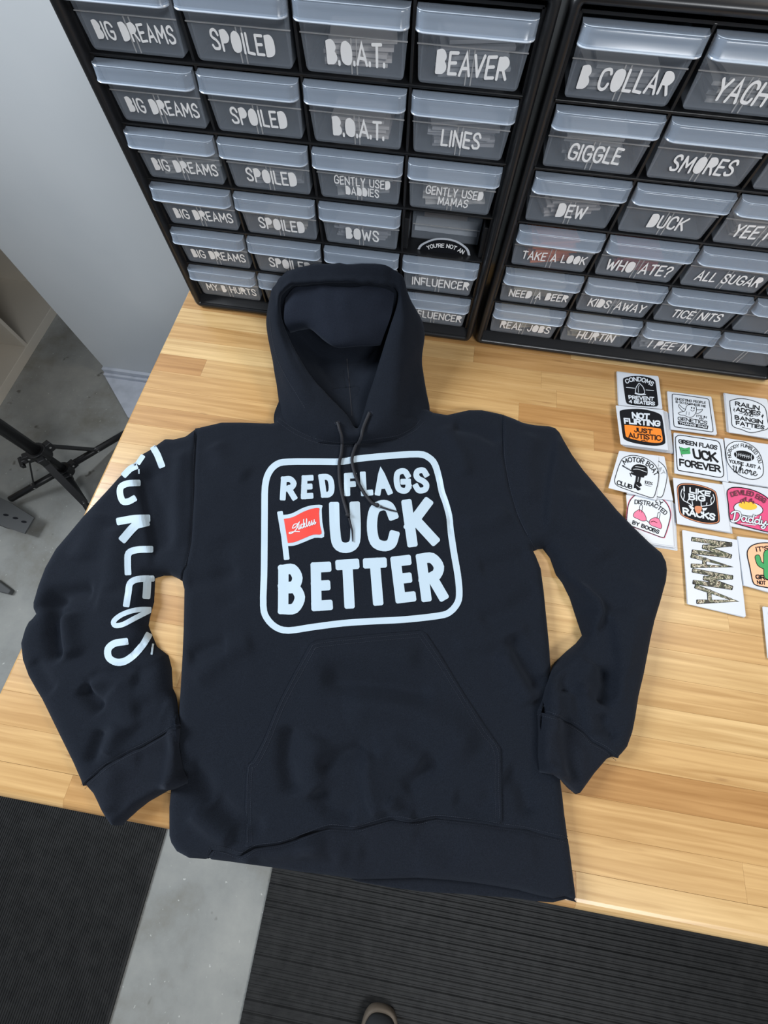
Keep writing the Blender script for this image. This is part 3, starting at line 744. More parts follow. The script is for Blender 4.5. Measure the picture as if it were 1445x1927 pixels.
# --- outlines in photo pixels, laid on the bench
seamL = [(372,806),(369,850),(367,900),(366,960),(362,1020),(352,1066),(341,1093)]
seamR = [(943,780),(946,858),(956,918),(971,969),(987,1004),(1004,1036)]
body_left = [(341,1093),(345.6,1110),(344,1187),(341.6,1240),(338,1300),(334,1370),(330,1430),(320,1488),(317,1518),(317,1572),(321,1587),(332,1604),(356,1617),(392,1619)]
hem = [(392,1612),(401,1597),(426,1600),(455,1609),(481,1595),(528,1588),(575,1572),(618,1557),(665,1560),(702,1550),(740,1540),(778,1546),(820,1539),(867,1543.5),(914,1549.6),(947,1555),(985,1560),(1032,1572),(1070,1580)]
body_right = [(1070,1578),(1064,1536),(1060,1499),(1052,1440),(1046,1380),(1040,1300),(1037.4,1255),(1034.7,1213),(1028.7,1154),(1024.8,1115),(1019,1071),(1010,1048),(1004,1036)]
shoulderL = [(515,797),(455,795),(420,795),(390,802),(372,806)]
shoulderR = [(804,771),(816,777),(840,781),(880,772),(905,772),(930,777),(943,780)]
neck = [(515,797),(530,760),(600,745),(700,735),(780,745),(804,771)]
ZE = .008
wl = lambda p, z=ZE: W(p, z)
body_out = wl(shoulderL)+wl(seamL[1:], .016)+wl(body_left[1:])+wl(hem, .016)+wl(body_right[1:])+wl(seamR[::-1][1:-1], .016)+wl(shoulderR[::-1])+wl(neck[::-1][1:-1])
def clean(poly):
    out = []
    for p in poly:
        if not out or math.hypot(p[0]-out[-1][0], p[1]-out[-1][1]) > .0008: out.append(p)
    if math.hypot(out[0][0]-out[-1][0], out[0][1]-out[-1][1]) < .0008: out.pop()
    return out
body_out = clean(body_out)
FS = 2.5
BF = [  # creases read off the photograph
 fold([(600,1268),(660,1290),(740,1296),(820,1312)], 'r', -.0045, .012),
 fold([(640,1330),(700,1320),(780,1335),(850,1372),(900,1420)], 'r', .0050, .020),
 fold([(560,1240),(700,1225),(800,1240)], 'r', .0030, .016),
 fold([(690,1410),(682,1450),(690,1500),(704,1545)], 's', .0060, .004, .022),
 fold([(690,1405),(640,1422),(600,1450)], 'r', -.0030, .008),
 fold([(700,1410),(740,1400),(800,1440)], 'r', .0030, .012),
 fold([(545,1360),(540,1430),(552,1500)], 'r', -.0045, .010),
 fold([(600,1380),(585,1440),(600,1500)], 'r', .0035, .014),
 fold([(590,1480),(620,1520),(670,1535)], 'r', -.0035, .009),
 fold([(760,1490),(790,1460),(830,1430)], 'r', -.0028, .009),
 fold([(730,1500),(750,1530),(780,1540)], 'r', .0030, .008),
 fold([(850,1500),(900,1520),(935,1500)], 'r', -.0022, .010),
 fold([(400,1500),(440,1540),(500,1560)], 'r', -.0035, .009),
 fold([(360,1520),(400,1556),(440,1580)], 'r', .0040, .010),
 fold([(350,1440),(380,1470),(395,1520)], 'r', -.0030, .010),
 fold([(960,1190),(985,1240),(1020,1300)], 'r', -.0040, .010),
 fold([(940,1220),(975,1280),(1000,1330)], 'r', .0035, .012),
 fold([(1020,1110),(960,1150),(900,1170)], 'r', -.0022, .012),
 fold([(430,1210),(380,1225),(350,1240)], 'r', -.0028, .010),
 fold([(480,1205),(420,1232),(360,1290)], 'r', .0024, .014),
 fold([(950,1450),(985,1480),(1000,1540)], 'r', -.0030, .010),
 fold([(1000,1180),(900,1210),(850,1218)], 'r', .0020, .012),
 fold([(945,830),(900,810),(850,800)], 'r', -.0025, .010),
 fold([(830,800),(865,850),(880,900)], 'r', .0024, .012),
 fold([(640,860),(655,920),(660,1000)], 'r', .0018, .012),
 fold([(818,880),(832,930),(850,980),(846,1010)], 'r', -.0022, .008),
 fold([(400,830),(420,870),(470,900)], 'r', .0020, .014),
 fold([(440,1150),(420,1080),(430,1000)], 'r', -.0016, .018),
 fold([(1000,1040),(950,1060),(900,1070)], 'r', -.0022, .012),
 fold([(960,960),(920,985),(870,990)], 'r', .0020, .014),
 fold([(345,1100),(400,1090),(450,1070)], 'r', -.0020, .012)]
PB = Patch([wl(shoulderL), wl(body_left), wl(body_right), wl(shoulderR)], [wl(seamL, .016), wl(seamR, .016), wl(hem, .016)], .020, .017, BF, seed=1.3)
PB.mesh('torso', body_out, .0034, M['fleece'], hoodie)
def hb(P): return PB.h(P)
FS = 2.1
# waistband
waist_low = [(392,1619),(428,1623),(470,1629),(514,1635),(574,1644),(617,1649),(674,1657),(730,1656),(787,1654),(840,1658),(890,1663),(935,1670),(975,1677),(1012,1687),(1040,1693),(1062,1688),(1086,1697)]
waist_r = [(1086,1697),(1083,1673),(1076,1620),(1072,1590),(1070,1580)]
wb_out = clean(wl(hem, .016)+wl(waist_r[::-1])[1:]+wl(waist_low[::-1])[1:])
WF = [fold([(440,1606),(500,1612),(560,1606),(620,1585)], 'r', .0035, .008), fold([(460,1622),(540,1625),(640,1620)], 'r', -.0025, .008), fold([(560,1575),(600,1600),(690,1605)], 'r', .0030, .010),
      fold([(640,1600),(700,1630),(800,1635)], 'r', -.0025, .012), fold([(860,1580),(940,1600),(1020,1600)], 'r', .0022, .014), fold([(780,1560),(830,1590),(860,1630)], 'r', -.0016, .012)]
PWb = Patch([wl(waist_low), wl(waist_r)], [wl(hem, .016)], .019, .014, WF, seed=4.1, noise_amp=.0008)
PWb.mesh('waistband', wb_out, .0045, M['rib'], hoodie)
back_px = [(640,1640),(760,1636),(900,1645),(1010,1668),(1070,1680),(1086,1699),(1065,1693),(1041,1699),(1008,1697),(961,1690),(914,1687),(867,1683),(796,1679),(730,1670),(674,1660)]
pb2 = Patch([W(back_px, .002)], [], .0022, .006, [], noise_amp=.0002, seed=2, rings=(.0008, .0025))
pb2.mesh('back_hem', clean(W(back_px, .002)), .006, M['rib'], hoodie)
# pocket
pk = [(584.7,1212),(599,1206),(650,1200),(720,1193),(792,1187),(803,1192),(830,1234),(870,1300),(910,1362),(942,1408),(944,1480),(945,1549)]
pk_low = [(945,1549),(914,1544),(867,1538),(820,1534),(778,1541),(740,1535),(702,1545),(665,1555),(618,1552),(575,1567),(528,1583),(481,1590),(462,1593)]
pk_left = [(462,1593),(461,1520),(464.7,1442),(476,1430),(495,1395),(512,1352),(528,1315),(556,1262),(584.7,1212)]
pko = clean(W(pk, .021)+W(pk_low, .021)[1:]+W(pk_left, .021)[1:-1])
PP = Patch([W(pk, .021), W(pk_left, .021)], [], .0026, .0016, [], base=lambda P: hb(P)-.0004, noise_amp=0, rings=(.0006, .0018))
PP.mesh('pocket', pko, .0034, M['fleece'], hoodie)
# left sleeve (from the wearer's right arm)
sl_out = [(372,806),(364,812),(351,822),(330,827),(314,826),(300,836),(285,847),(269,856),(253,875),(226,898.5),(205,922),(168,962),(139,996),(107,1033.5),(86,1070.6),(73,1105),(63.7,1137),(63.7,1148.6),(69,1158),(57,1168.5),(49,1184),(40.6,1213.5),(44,1245),(54.4,1274),(69,1300),(80,1318),(111,1381.5),(138,1436),(153,1470.6),(156,1481)]
cuffL = [(156,1481),(178,1459.5),(204,1439),(236,1420),(270,1404),(302,1385),(325,1371),(342,1365.5)]
sl_in = [(342,1365.5),(337.5,1340),(331,1318),(320,1295.5),(318,1257),(312,1233),(290,1216),(278,1187),(274,1176),(277,1160),(284.7,1131),(286,1107),(287,1086),(303,1081),(319,1081),(332,1087),(341,1093)]
slp = clean(wl(sl_out)+wl(cuffL, .018)[1:]+wl(sl_in)[1:]+wl(seamL[::-1], .016)[1:-1])
def on_body(P):
    """height of the torso below a point, easing to zero off its edge"""
    ins = inpoly(np.asarray(P)[:, :2], body_out); z = np.where(ins, hb(P)+.001, 0); return z
def smooth_base(region_free, k=.012):
    def f(P):
        P = np.asarray(P)[:, :2]; d, _, _ = dist_poly(P, body_out, True); ins = inpoly(P, body_out)
        s_ = np.where(ins, d, -d); t = np.clip((s_+.010)/.022, 0, 1); return .0215*t*t*(3-2*t)
    return f
def base_low(P):   # only the forearm end rests on the torso, not the armhole
    P = np.asarray(P)[:, :2]; t = np.clip((-.50-P[:, 1])/.02, 0, 1); return smooth_base(None)(P)*t
LF = [
 fold([(250,885),(262,925),(270,960),(278,1000),(284,1040),(286,1085)], 's', -.0052, .0030, .040, .12),
 fold([(270,870),(300,950),(310,1040)], 'r', -.003, .012),
 fold([(345,840),(335,930),(335,1040)], 'r', .003, .012),
 fold([(118,1115),(103,1140),(100,1190),(108,1250)], 'r', -.0070, .010),
 fold([(128,1150),(130,1200),(140,1240)], 'r', .0050, .012),
 fold([(75,1150),(100,1120),(180,1110)], 'r', -.0050, .010),
 fold([(180,1125),(220,1128),(280,1118)], 'r', .0025, .014),
 fold([(308,1236),(275,1255),(225,1258),(180,1266),(150,1288)], 's', -.0050, .0040, .020),
 fold([(160,1290),(200,1276),(260,1276)], 'r', .0040, .010),
 fold([(150,1292),(165,1310),(192,1338)], 'r', -.0060, .007),
 fold([(200,1300),(230,1330),(250,1380)], 'r', .0030, .016),
 fold([(250,1340),(280,1325),(310,1330)], 'r', -.0030, .010),
 fold([(165,1440),(180,1400),(190,1370)], 'r', -.0040, .007),
 fold([(200,1425),(215,1390),(225,1360)], 'r', .0035, .010),
 fold([(60,1240),(90,1290),(105,1300)], 'r', -.0025, .008),
 fold([(190,960),(170,1010),(150,1060)], 'r', .0030, .018),
 fold([(225,985),(215,1060),(215,1120)], 'r', .0030, .016),
 fold([(284,1205),(262,1210),(240,1225)], 'r', -.0030, .007)]
PL = Patch([wl(sl_out), wl(sl_in)], [wl(seamL, .016), wl(cuffL, .018)], .022, .020, LF, base=base_low, seed=7.7, noise_amp=.0016, nscale=12)
PL.mesh('sleeve', slp, .0036, M['fleece'], hoodie)
cl_px = [(342,1365.5),(343,1398),(352,1445),(361,1464),(360,1470),(339,1480),(318,1487),(277,1510),(269,1515),(250,1530),(228,1550),(220,1559),(207,1556),(194,1537.5),(173.5,1496),(161,1482),(156,1481)]
clp = clean(wl(cuffL, .018)+wl(cl_px, .012)[1:-1])
CLF = [fold([(225,1545),(250,1515),(290,1490),(350,1455)], 'r', .0030, .006), fold([(220,1440),(205,1480),(210,1530)], 'r', .0030, .012), fold([(250,1430),(300,1420),(335,1400)], 'r', -.002, .01)]
PCL = Patch([wl(cl_px, .012)], [wl(cuffL, .018)], .020, .012, CLF, base=base_low, seed=3, noise_amp=.0008)
PCL.mesh('cuff', clp, .004, M['rib'], hoodie)
# right sleeve
sr_out = [(943,780),(965,788),(983,796),(1003,800),(1030,802),(1044,806),(1054,816),(1062,831),(1078,858.6),(1098,886),(1125,918),(1161,961),(1192,992.7),(1220,1020),(1243.7,1040),(1253.6,1059.8),(1255.5,1075.5),(1253.6,1095),(1243.7,1131),(1232,1170),(1224,1205.7),(1212,1268.8),(1202,1312),(1196,1351.6),(1190.5,1379),(1180.6,1407),(1165,1426)]
cuffR = [(1162,1427),(1137,1408),(1113.5,1395),(1098,1377),(1074,1361.5),(1043,1348),(1009,1339)]
sr_in = [(1009,1339),(1012,1318),(1018,1294),(1026.8,1272.8),(1038.6,1255),(1070,1225),(1088,1210),(1099.7,1195),(1096,1184),(1090,1166),(1076,1123),(1062,1095),(1050,1079.5),(1038.6,1048),(1025,1030),(1015,1031),(1004,1036)]
srp = clean(wl(sr_out)+wl(cuffR, .018)+wl(sr_in)[1:]+wl(seamR[::-1], .016)[1:-1])
RF = [
 fold([(1046,812),(1040,860),(1030,910),(1025,960),(1024,1015)], 's', .0052, .0030, .050, .12),
 fold([(1000,810),(990,880),(995,950)], 'r', .0025, .016),
 fold([(1044,1052),(1064,1088),(1098,1112),(1120,1133),(1124,1152),(1108,1192),(1070,1236),(1036,1276)], 'r', .0062, .0075, ends=.08),
 fold([(1134,1140),(1146,1185),(1154,1240),(1157,1290),(1150,1334)], 's', .0055, .0035, .045, .15),
 fold([(1140,1250),(1142,1290),(1128,1330)], 'r', -.0060, .010),
 fold([(1081,1285),(1092,1320),(1098,1360),(1104,1385)], 's', .0050, .004, .020),
 fold([(1060,1300),(1065,1330),(1060,1350)], 'r', .0040, .010),
 fold([(1110,1240),(1090,1280),(1085,1310)], 'r', .0045, .012),
 fold([(1160,1390),(1140,1370),(1130,1340)], 'r', -.0035, .008),
 fold([(1200,1080),(1180,1180),(1170,1280)], 'r', .0030, .022),
 fold([(1080,920),(1100,1000),(1140,1060)], 'r', .0030, .022)]
PRs = Patch([wl(sr_out), wl(sr_in)], [wl(seamR, .016), wl(cuffR, .018)], .021, .019, RF, base=base_low, seed=9.2, noise_amp=.0014, nscale=12)
PRs.mesh('sleeve', srp, .0036, M['fleece'], hoodie)
cr_px = [(1009,1339),(1008,1380),(1007,1420),(1010,1450),(1034.7,1455),(1054,1467),(1078,1489),(1092,1500),(1121,1459),(1145,1431),(1155,1427),(1162,1427)]
crp = clean(wl(cuffR, .018)+wl(cr_px, .013)[1:-1])
CRF = [fold([(1012,1447),(1036,1448),(1060,1462),(1088,1490)], 'r', .0035, .005), fold([(1095,1400),(1090,1440),(1092,1480)], 'r', .0025, .01), fold([(1040,1370),(1045,1410),(1030,1435)], 'r', -.0025, .010)]
PCR = Patch([wl(cr_px, .013)], [wl(cuffR, .018)], .019, .011, CRF, base=base_low, seed=5, noise_amp=.0008)
PCR.mesh('cuff', crp, .004, M['rib'], hoodie)
# ---- hood: closed rings around the opening, lofted
O_ = [(672,834),(592,829),(530,806),(523,748),(512,672),(501,612),(507,566),(520,535),(560,509),(640,503),(716,506),(757,526),(770,560),(797,612),(793,664),(800,725),(803,778),(755,820)]
I_ = [(671,806),(650,777),(612,738),(580,700),(552,652),(533,608),(527,572),(535,548),(566,534),(640,532),(716,535),(745,543),(748,568),(737,605),(723,650),(706,705),(693,745),(684,778)]
zc = [.032,.036,.044,.052,.062,.076,.092,.110,.124,.129,.126,.116,.100,.084,.068,.054,.044,.036]
zo = [.0225,.0225,.020,.030,.042,.058,.078,.100,.120,.126,.121,.106,.085,.052,.040,.026,.020,.0225]
C_ = [(672,745)]
rings = []
def P3(p, z, ymax=-.031):
    q = onz(p[0], p[1], z); 
    if q[1] > ymax: q = ony(p[0], p[1], ymax)
    return np.array(q)
R1 = [P3(O_[i], zo[i]) for i in range(18)]
R0 = [np.array([p[0], min(p[1]+.0, -.03), .0225 if i in (0, 1, 17) else .0015]) for i, p in enumerate(R1)]
Rc = [P3((O_[i][0]*.42+I_[i][0]*.58, O_[i][1]*.42+I_[i][1]*.58), zc[i]+.006) for i in range(18)]
R3 = [P3(I_[i], zc[i]) for i in range(18)]
cen = np.array([onz(645, 690, .02)[0], onz(645, 690, .02)[1], .02])
R4 = [R3[i]+(R1[i]-R3[i])*.30+np.array([0, 0, -.014]) for i in range(18)]
R5 = [np.array([*(R3[i]*.80+cen*.20)[:2], max(.012, zc[i]*.52)]) for i in range(18)]
R6 = [np.array([*(R3[i]*.45+cen*.55)[:2], .014]) for i in range(18)]
R7 = [np.array([*(R3[i]*.12+cen*.88)[:2], .010]) for i in range(18)]
R8 = [np.array([*(R3[i]*.01+cen*.99)[:2], .010]) for i in range(18)]
for i in (0, 1, 17):
    R5[i][2] = .024; R4[i][2] = .026; R6[i][2] = .018
def loft(rings, nu=6, nv=5, disp=None):
    n = len(rings[0]); fine = []
    for rg in rings: fine.append(cr([tuple(p) for p in rg], nu, closed=True))
    m_ = len(fine[0]); cols = []
    for k in range(m_): cols.append(cr([fine[i][k] for i in range(len(fine))], nv))
    r_ = len(cols[0]); v = []; f = []
    for k in range(m_):
        for j in range(r_): v.append(cols[k][j])
    for k in range(m_):
        for j in range(r_-1): f.append((k*r_+j, k*r_+j+1, ((k+1) % m_)*r_+j+1, ((k+1) % m_)*r_+j))
    return v, f, r_, m_
v, f, r_, m_ = loft([R0, R1, Rc, R3, R4, R5, R6, R7, R8])
v = [tuple(np.array(p)+np.array([0, 0, 1])*(.0022*noise.noise(Vector(p)*26)+.0012*noise.noise(Vector(p)*60)) if p[2] > .004 else p) for p in v]
for path, sgn, am in (([(520,690),(534,722),(550,752),(566,786),(590,816)], 1, .014), ([(797,655),(778,684),(762,712),(757,745),(756,785)], 1, .013), ([(531,575),(534,640),(560,700),(600,752)], 0, .0035)):
    q_ = [tuple(P3(p, .04)[:2]) for p in path]; A_ = np.array(v); d_, sd_, tt_ = dist_poly(A_, q_)
    cx_, cy_ = onz(655, 700, .03)[:2]; _, sc_, _ = dist_poly(np.array([[cx_, cy_]]), q_); out_ = -sd_*sc_[0]*d_
    if sgn: dz_ = am*.5*(1+np.tanh(out_/.003))*np.exp(-np.maximum(out_, 0)/.05)
    else: dz_ = am*np.exp(-(d_/.004)**2)
    dz_ = dz_*np.clip((A_[:, 2]-.006)/.01, 0, 1)*np.clip(np.minimum(tt_, 1-tt_)/.12+ (0.25 if sgn else 0), 0, 1)
    v = [(p[0], p[1], p[2]-z_) for p, z_ in zip(v, dz_)]
v = [(p[0], p[1]+.0016*noise.noise(Vector((p[0]*150, p[2]*30, 1)))*min(1, max(0, (p[2]-.08)/.03)), p[2]+.0026*noise.noise(Vector((p[0]*170, p[1]*40, 0)))*min(1, max(0, (p[2]-.08)/.03))) for p in v]
v = [(p[0], min(p[1], -.0285), max(p[2], .0012)) for p in v]
nv_ = 5
hidx = []
f.append(tuple(k*r_+r_-1 for k in range(m_)))
hood = mesh_obj('hood', v, f, M['fleece'], hoodie, smooth=True, world=True)
CLOTH.append((v, f))
# hood lining falling forward inside the opening
rows = [
 [(537,560,.098),(566,538,.116),(640,540,.121),(716,541,.118),(742,552,.108)],
 [(534,590,.088),(570,570,.104),(635,568,.110),(700,572,.104),(738,585,.092)],
 [(535,606,.080),(575,600,.090),(630,603,.096),(690,604,.090),(732,606,.084)],
 [(541,618,.070),(580,616,.076),(626,640,.080),(685,640,.074),(722,632,.070)],
 [(545,625,.060),(585,622,.064),(627,652,.066),(680,652,.062),(716,648,.058)],
 [(546,626,.050),(588,620,.050),(628,646,.050),(680,646,.048),(714,646,.046)]]
gr_ = [cr([tuple(P3((a, b_), z)) for a, b_, z in rw], 10) for rw in rows]
cols = [cr([g[k] for g in gr_], 6) for k in range(len(gr_[0]))]
v = [p for c in cols for p in c]; nr = len(cols[0]); f = []
v = [(p[0], min(p[1]+.0015*noise.noise(Vector(p)*40), -.03), p[2]+.0035*noise.noise(Vector((p[0]*38, p[1]*14, p[2]*14)))) for p in v]
for i in range(len(cols)-1):
    for j in range(nr-1): f.append((i*nr+j, i*nr+j+1, (i+1)*nr+j+1, (i+1)*nr+j))
mesh_obj('hood_lining', v, f, M['lining'], hoodie, smooth=True, world=True)
CLOTH.append((v, f))
# one ray target for prints, stitches and cords
TV = []; TF = []
for V, F in CLOTH:
    n = len(TV); TV += [tuple(p) for p in V]; TF += [tuple(i+n for i in q) for q in F]
BVH = BVHTree.FromPolygons(TV, TF)
CPv = Vector(CP)
def drape(u, v, off=.0006):
    d = Vector(ray(u, v)).normalized(); h = BVH.ray_cast(CPv, d)
    if h[0] is None: return tuple(onz(u, v, .02))
    n = h[1]
    if n.dot(d) > 0: n = -n
    return tuple(h[0]+n*off)
LC = lambda x, y: (470+x/3.4405, 820+y/3.4405)       # chest print, measured in an enlarged view
# --- chest print
A = Art()
fr = [(542.7,869.4),(598,869),(644,869),(673.5,863.6),(731.6,858),(787,855),(806,861),(818,874),(826,900),(831,925),(838,945),(845,971),(848,1000),(854,1041),(861,1081.6),(864,1113.6),(861,1134),(846,1152),(824,1159),(760.7,1166),(702.5,1169),(644.4,1173),(586,1180.5),(543,1186.5),(519.4,1180.5),(502,1163),(495.6,1140),(497,1081.6),(497.6,1023.5),(498,965),(499,916),(506,890),(521,874)]
c_ = cr(fr, 3, closed=True); c_.append(c_[0]); A.stroke(c_, 12.3, 3)
A.build('chest_print', M['vinyl'], drape, hoodie); chest = [o for o in hoodie.children if o.name.startswith('chest_print')][0]
GL = [('R',(205,266),(300,262),(308,418),(192,420)),('E',(338,258),(412,254),(413,408),(329,413)),('D',(440,250),(545,248),(552,398),(465,403)),
      ('F',(610,243),(692,238),(694,388),(612,394)),('L',(712,234),(792,230),(800,386),(720,394)),('A',(812,224),(885,222),(932,380),(805,390)),('G',(925,213),(1036,210),(1050,375),(938,378)),('S',(1055,206),(1155,205),(1168,372),(1058,377))]
BG = [('U',(512,430),(712,426),(724,755),(524,765)),('C',(758,420),(950,415),(974,745),(757,752)),('K',(980,415),(1172,405),(1230,703),(1020,725)),
      ('B',(188,838),(345,828),(366,1148),(180,1158)),('E',(395,822),(525,815),(540,1128),(398,1138)),('T',(552,806),(708,795),(722,1118),(572,1122)),
      ('T',(728,795),(886,787),(905,1098),(760,1102)),('E',(908,785),(1040,770),(1080,1072),(945,1088)),('R',(1072,765),(1245,756),(1285,1065),(1112,1078))]
for lst, wd in ((GL, 38), (BG, 67)):
    for g, *q in lst:
        A = Art(); A.text_quad(g, *[LC(*p) for p in q], wd/3.4405, sub=3)
        A.build('letter', M['vinyl'], drape, chest)
A = Art(); A.stroke([LC(198,508), LC(222,650), LC(238,786)], 37/3.44, 3); 
fl = [LC(*p) for p in cr([(205,515),(270,505),(340,470),(400,452),(467,450),(466,480),(470,560),(481,655),(420,662),(350,690),(290,712),(240,715)], 3)]
A.poly(fl, 3); A.build('flag_outline', M['vinyl'], drape, chest)
A = Art(); fl = [LC(*p) for p in cr([(221,540),(280,528),(345,495),(400,475),(449,470),(449,500),(455,580),(464,637),(410,642),(345,668),(290,690),(247,696)], 3)]
A.poly(fl, 3); A.build('flag', M['vinyl_red'], lambda u, v: drape(u, v, .0009), chest)
A = Art()
# script word on the flag: hand-drawn capital followed by small letters
A.stroke([LC(*p) for p in cr([(318,572),(290,575),(278,600),(300,590),(322,560),(300,610),(268,635),(256,630),(290,622),(322,622)], 4)], 1.7, 2)
A.text_quad('uckless', LC(308,560), LC(424,522), LC(430,574), LC(314,612), 1.5, gap=.16)
A.build('script', M['face'], lambda u, v: drape(u, v, .0013), chest)
# --- sleeve print
LS = lambda x, y: (20+x/3.7778, 790+y/3.7778)
SL = [([(1022,210),(1045,250),(1072,318)], 48), ([(934,268),(912,300)], 38), ([(880,335),(850,350),(815,385)], 48), ([(912,355),(912,380)], 10),
      ([(900,450),(830,455),(785,480),(780,530),(800,580),(838,582),(872,565)], 46), ([(965,702),(880,705),(780,722)], 54), ([(900,742),(860,780),(806,842)], 60), ([(960,735),(900,750)], 50),
      ([(988,922),(900,925),(840,950),(833,1020),(835,1082)], 48), ([(998,1128),(900,1135),(850,1165),(838,1230),(825,1308)], 46), ([(970,1140),(968,1190),(964,1246)], 56),
      ([(980,1348),(920,1348),(850,1362),(780,1392),(735,1432),(745,1462),(800,1455),(880,1412),(975,1362)], 36),
      ([(812,1578),(740,1590),(695,1630),(700,1690),(750,1722),(815,1715),(880,1670),(940,1600),(974,1540)], 50), ([(1010,1600),(1002,1665)], 14)]
A = Art(); A.stroke([LS(*p) for p in SL[0][0]], SL[0][1]/3.78, 2); sp_ = A.build('sleeve_print', M['vinyl'], drape, hoodie)
for pts, wd in SL[1:]:
    A = Art(); A.stroke([LS(*p) for p in (cr(pts, 4) if len(pts) > 2 else pts)], wd/3.78, 2); A.build('letter', M['vinyl'], drape, sp_)
# --- seams' stitches
A = Art()
def stitch(path, dash=2.6, gap=1.8, w_=.9, off=0):
    P = [np.array(p) for p in resample(cr(path, 6), 1.0, False)]; L = 0
    i = 0
    while i+int(dash+.5) < len(P):
        a, b_ = P[i], P[i+int(dash+.5)]; t = b_-a; l = np.linalg.norm(t)
        if l > 0:
            n = np.array([-t[1], t[0]])/l*off; A.stroke([a+n, b_+n], w_, None, False)
        i += int(dash+gap+.5)
for path, offs in ((hem, (-5, 6)), (cuffL, (-5, 5)), (cuffR, (-5, 5)), (seamR, (-4,)), (seamL, (4,)),
    ([(524,790),(555,812),(592,828),(630,835),(672,833),(704,829),(749,822),(779,807),(794,792)], (-3, 4)),
    ([(586,1217),(600,1211),(650,1205),(720,1198),(790,1192)], (0, 7)), ([(793,1192),(830,1245),(870,1310),(908,1372),(936,1412),(938,1480),(940,1540)], (0, 7)),
    ([(589,1214),(560,1266),(532,1318),(516,1355),(499,1397),(480,1434),(468,1446),(465,1520),(466,1585)], (0, -7)),
    ([(507,590),(513,640),(528,690),(560,745),(575,770)], (0,))):
    for of in offs: stitch(path, off=of)
A.build('stitching', M['stitch'], lambda u, v: drape(u, v, .0004), hoodie, kind='stuff')
# --- drawstrings
def cord(px, tip):
    pts = [Vector(drape(p[0], p[1], .0030)) for p in cr(px, 8)]
    # even spacing
    R_ = [pts[0]]
    for a, b_ in zip(pts, pts[1:]):
        n = max(1, int((b_-a).length/.0010)); R_ += [a+(b_-a)*(k+1)/n for k in range(n)]
    for _ in range(6): R_ = [R_[0]]+[(R_[i-1]+R_[i]*2+R_[i+1])/4 for i in range(1, len(R_)-1)]+[R_[-1]]
    # braided surface: two opposed helices
    n = 14; v = []; f = []; up = Vector((0, 0, 1)); s_ = 0
    for i, p in enumerate(R_):
        d = (R_[min(i+1, len(R_)-1)]-R_[max(i-1, 0)]).normalized(); a = d.cross(up).normalized(); b_ = a.cross(d)
        if i: s_ += (R_[i]-R_[i-1]).length
        for k in range(n):
            th = 2*math.pi*k/n; br = .00034*(math.sin(3*th+s_*1500)*math.sin(3*th-s_*1500))
            r = .0024+br; 
            if len(R_)-i < 6: r *= .5+.5*(len(R_)-i)/6
            v.append(p+(a*math.cos(th)+b_*math.sin(th))*r)
    for i in range(len(R_)-1):
        for k in range(n): f.append((i*n+k, i*n+(k+1) % n, (i+1)*n+(k+1) % n, (i+1)*n+k))
    f.append(tuple(range(n))[::-1]); f.append(tuple(range((len(R_)-1)*n, len(R_)*n)))
    o = mesh_obj('drawstring', v, f, M['cord'], hoodie, smooth=True, world=True)
    # knot and frayed end
    t = [Vector(drape(p[0], p[1], .0022)) for p in tip]
    b = MB(); b.tube(t, [.0016, .0013, .0007][:len(t)], 8); b.build('cord_end', M['cord'], o, smooth=True, world=True)
    k = R_[-3]; b = MB(); ax = (R_[-1]-R_[-6]).normalized()
    b.tube([k-ax*.003, k-ax*.0015, k+ax*.001, k+ax*.003], [.0018, .0034, .0034, .0016], 10); b.build('knot', M['cord'], o, smooth=True, world=True)
cord([(634.5,796),(639,808),(644,823),(643,852),(639,878),(641.5,913),(647,939),(653,962),(656,972)], [(657,976),(663,1000),(664,1020)])
cord([(696.7,778),(687,801),(678,824),(668,845),(662,870),(670,901),(684,928),(700,948),(712,953)], [(716,955),(735,961),(753,965)])
for p in ((634.5,796), (696.7,778)):
    c = Vector(drape(*p, .0006)); b = MB(); n = 16
    b.tube([c+Vector((math.cos(2*math.pi*k/n)*.0034, math.sin(2*math.pi*k/n)*.0034, 0)) for k in range(n+1)], .0007, 6, cap=False); b.build('eyelet', M['stitch'], hoodie, smooth=True, world=True)
# hood centre seam inside
A = Art(); A.stroke(resample([(653,676),(655,700),(659,745),(662,782)], 3, False), 1.6); A.build('inner_seam', M['cord'], lambda u, v: drape(u, v, .0004), hoodie)

# ---------------------------------------------------------------- sticker stacks on the bench
K = 4.738
S1 = lambda x, y: (1140+x/K, 690+y/K)
def S2(x, y): return (x, y+995)                    # lower enlarged view into the upper one's frame
def sheet_obj(name, quad, z, mat, th=.00035, r=6):
    """thin sheet with clipped corners from a quad given in view units, lying at height z"""
    q = [np.array(p, float) for p in quad]; pts = []
    for i in range(4):
        a, b_, c = q[i-1], q[i], q[(i+1) % 4]
        d1 = (a-b_)/np.linalg.norm(a-b_); d2 = (c-b_)/np.linalg.norm(c-b_); pts += [b_+d1*r, b_+(d1+d2)*r*.3, b_+d2*r]
    top = [onz(*S1(*p), z) for p in pts]
    ctr = np.mean([t[:2] for t in top], 0); ob = empty(name, (ctr[0], ctr[1], z-th))
    n = len(top); v = [(t[0], t[1], z) for t in top]+[(t[0], t[1], z-th) for t in top]
    mesh_obj('backing', v, [tuple(range(n))[::-1], tuple(range(n, 2*n))]+[(i, (i+1) % n, n+(i+1) % n, n+i) for i in range(n)], mat, ob, world=True)
    return ob
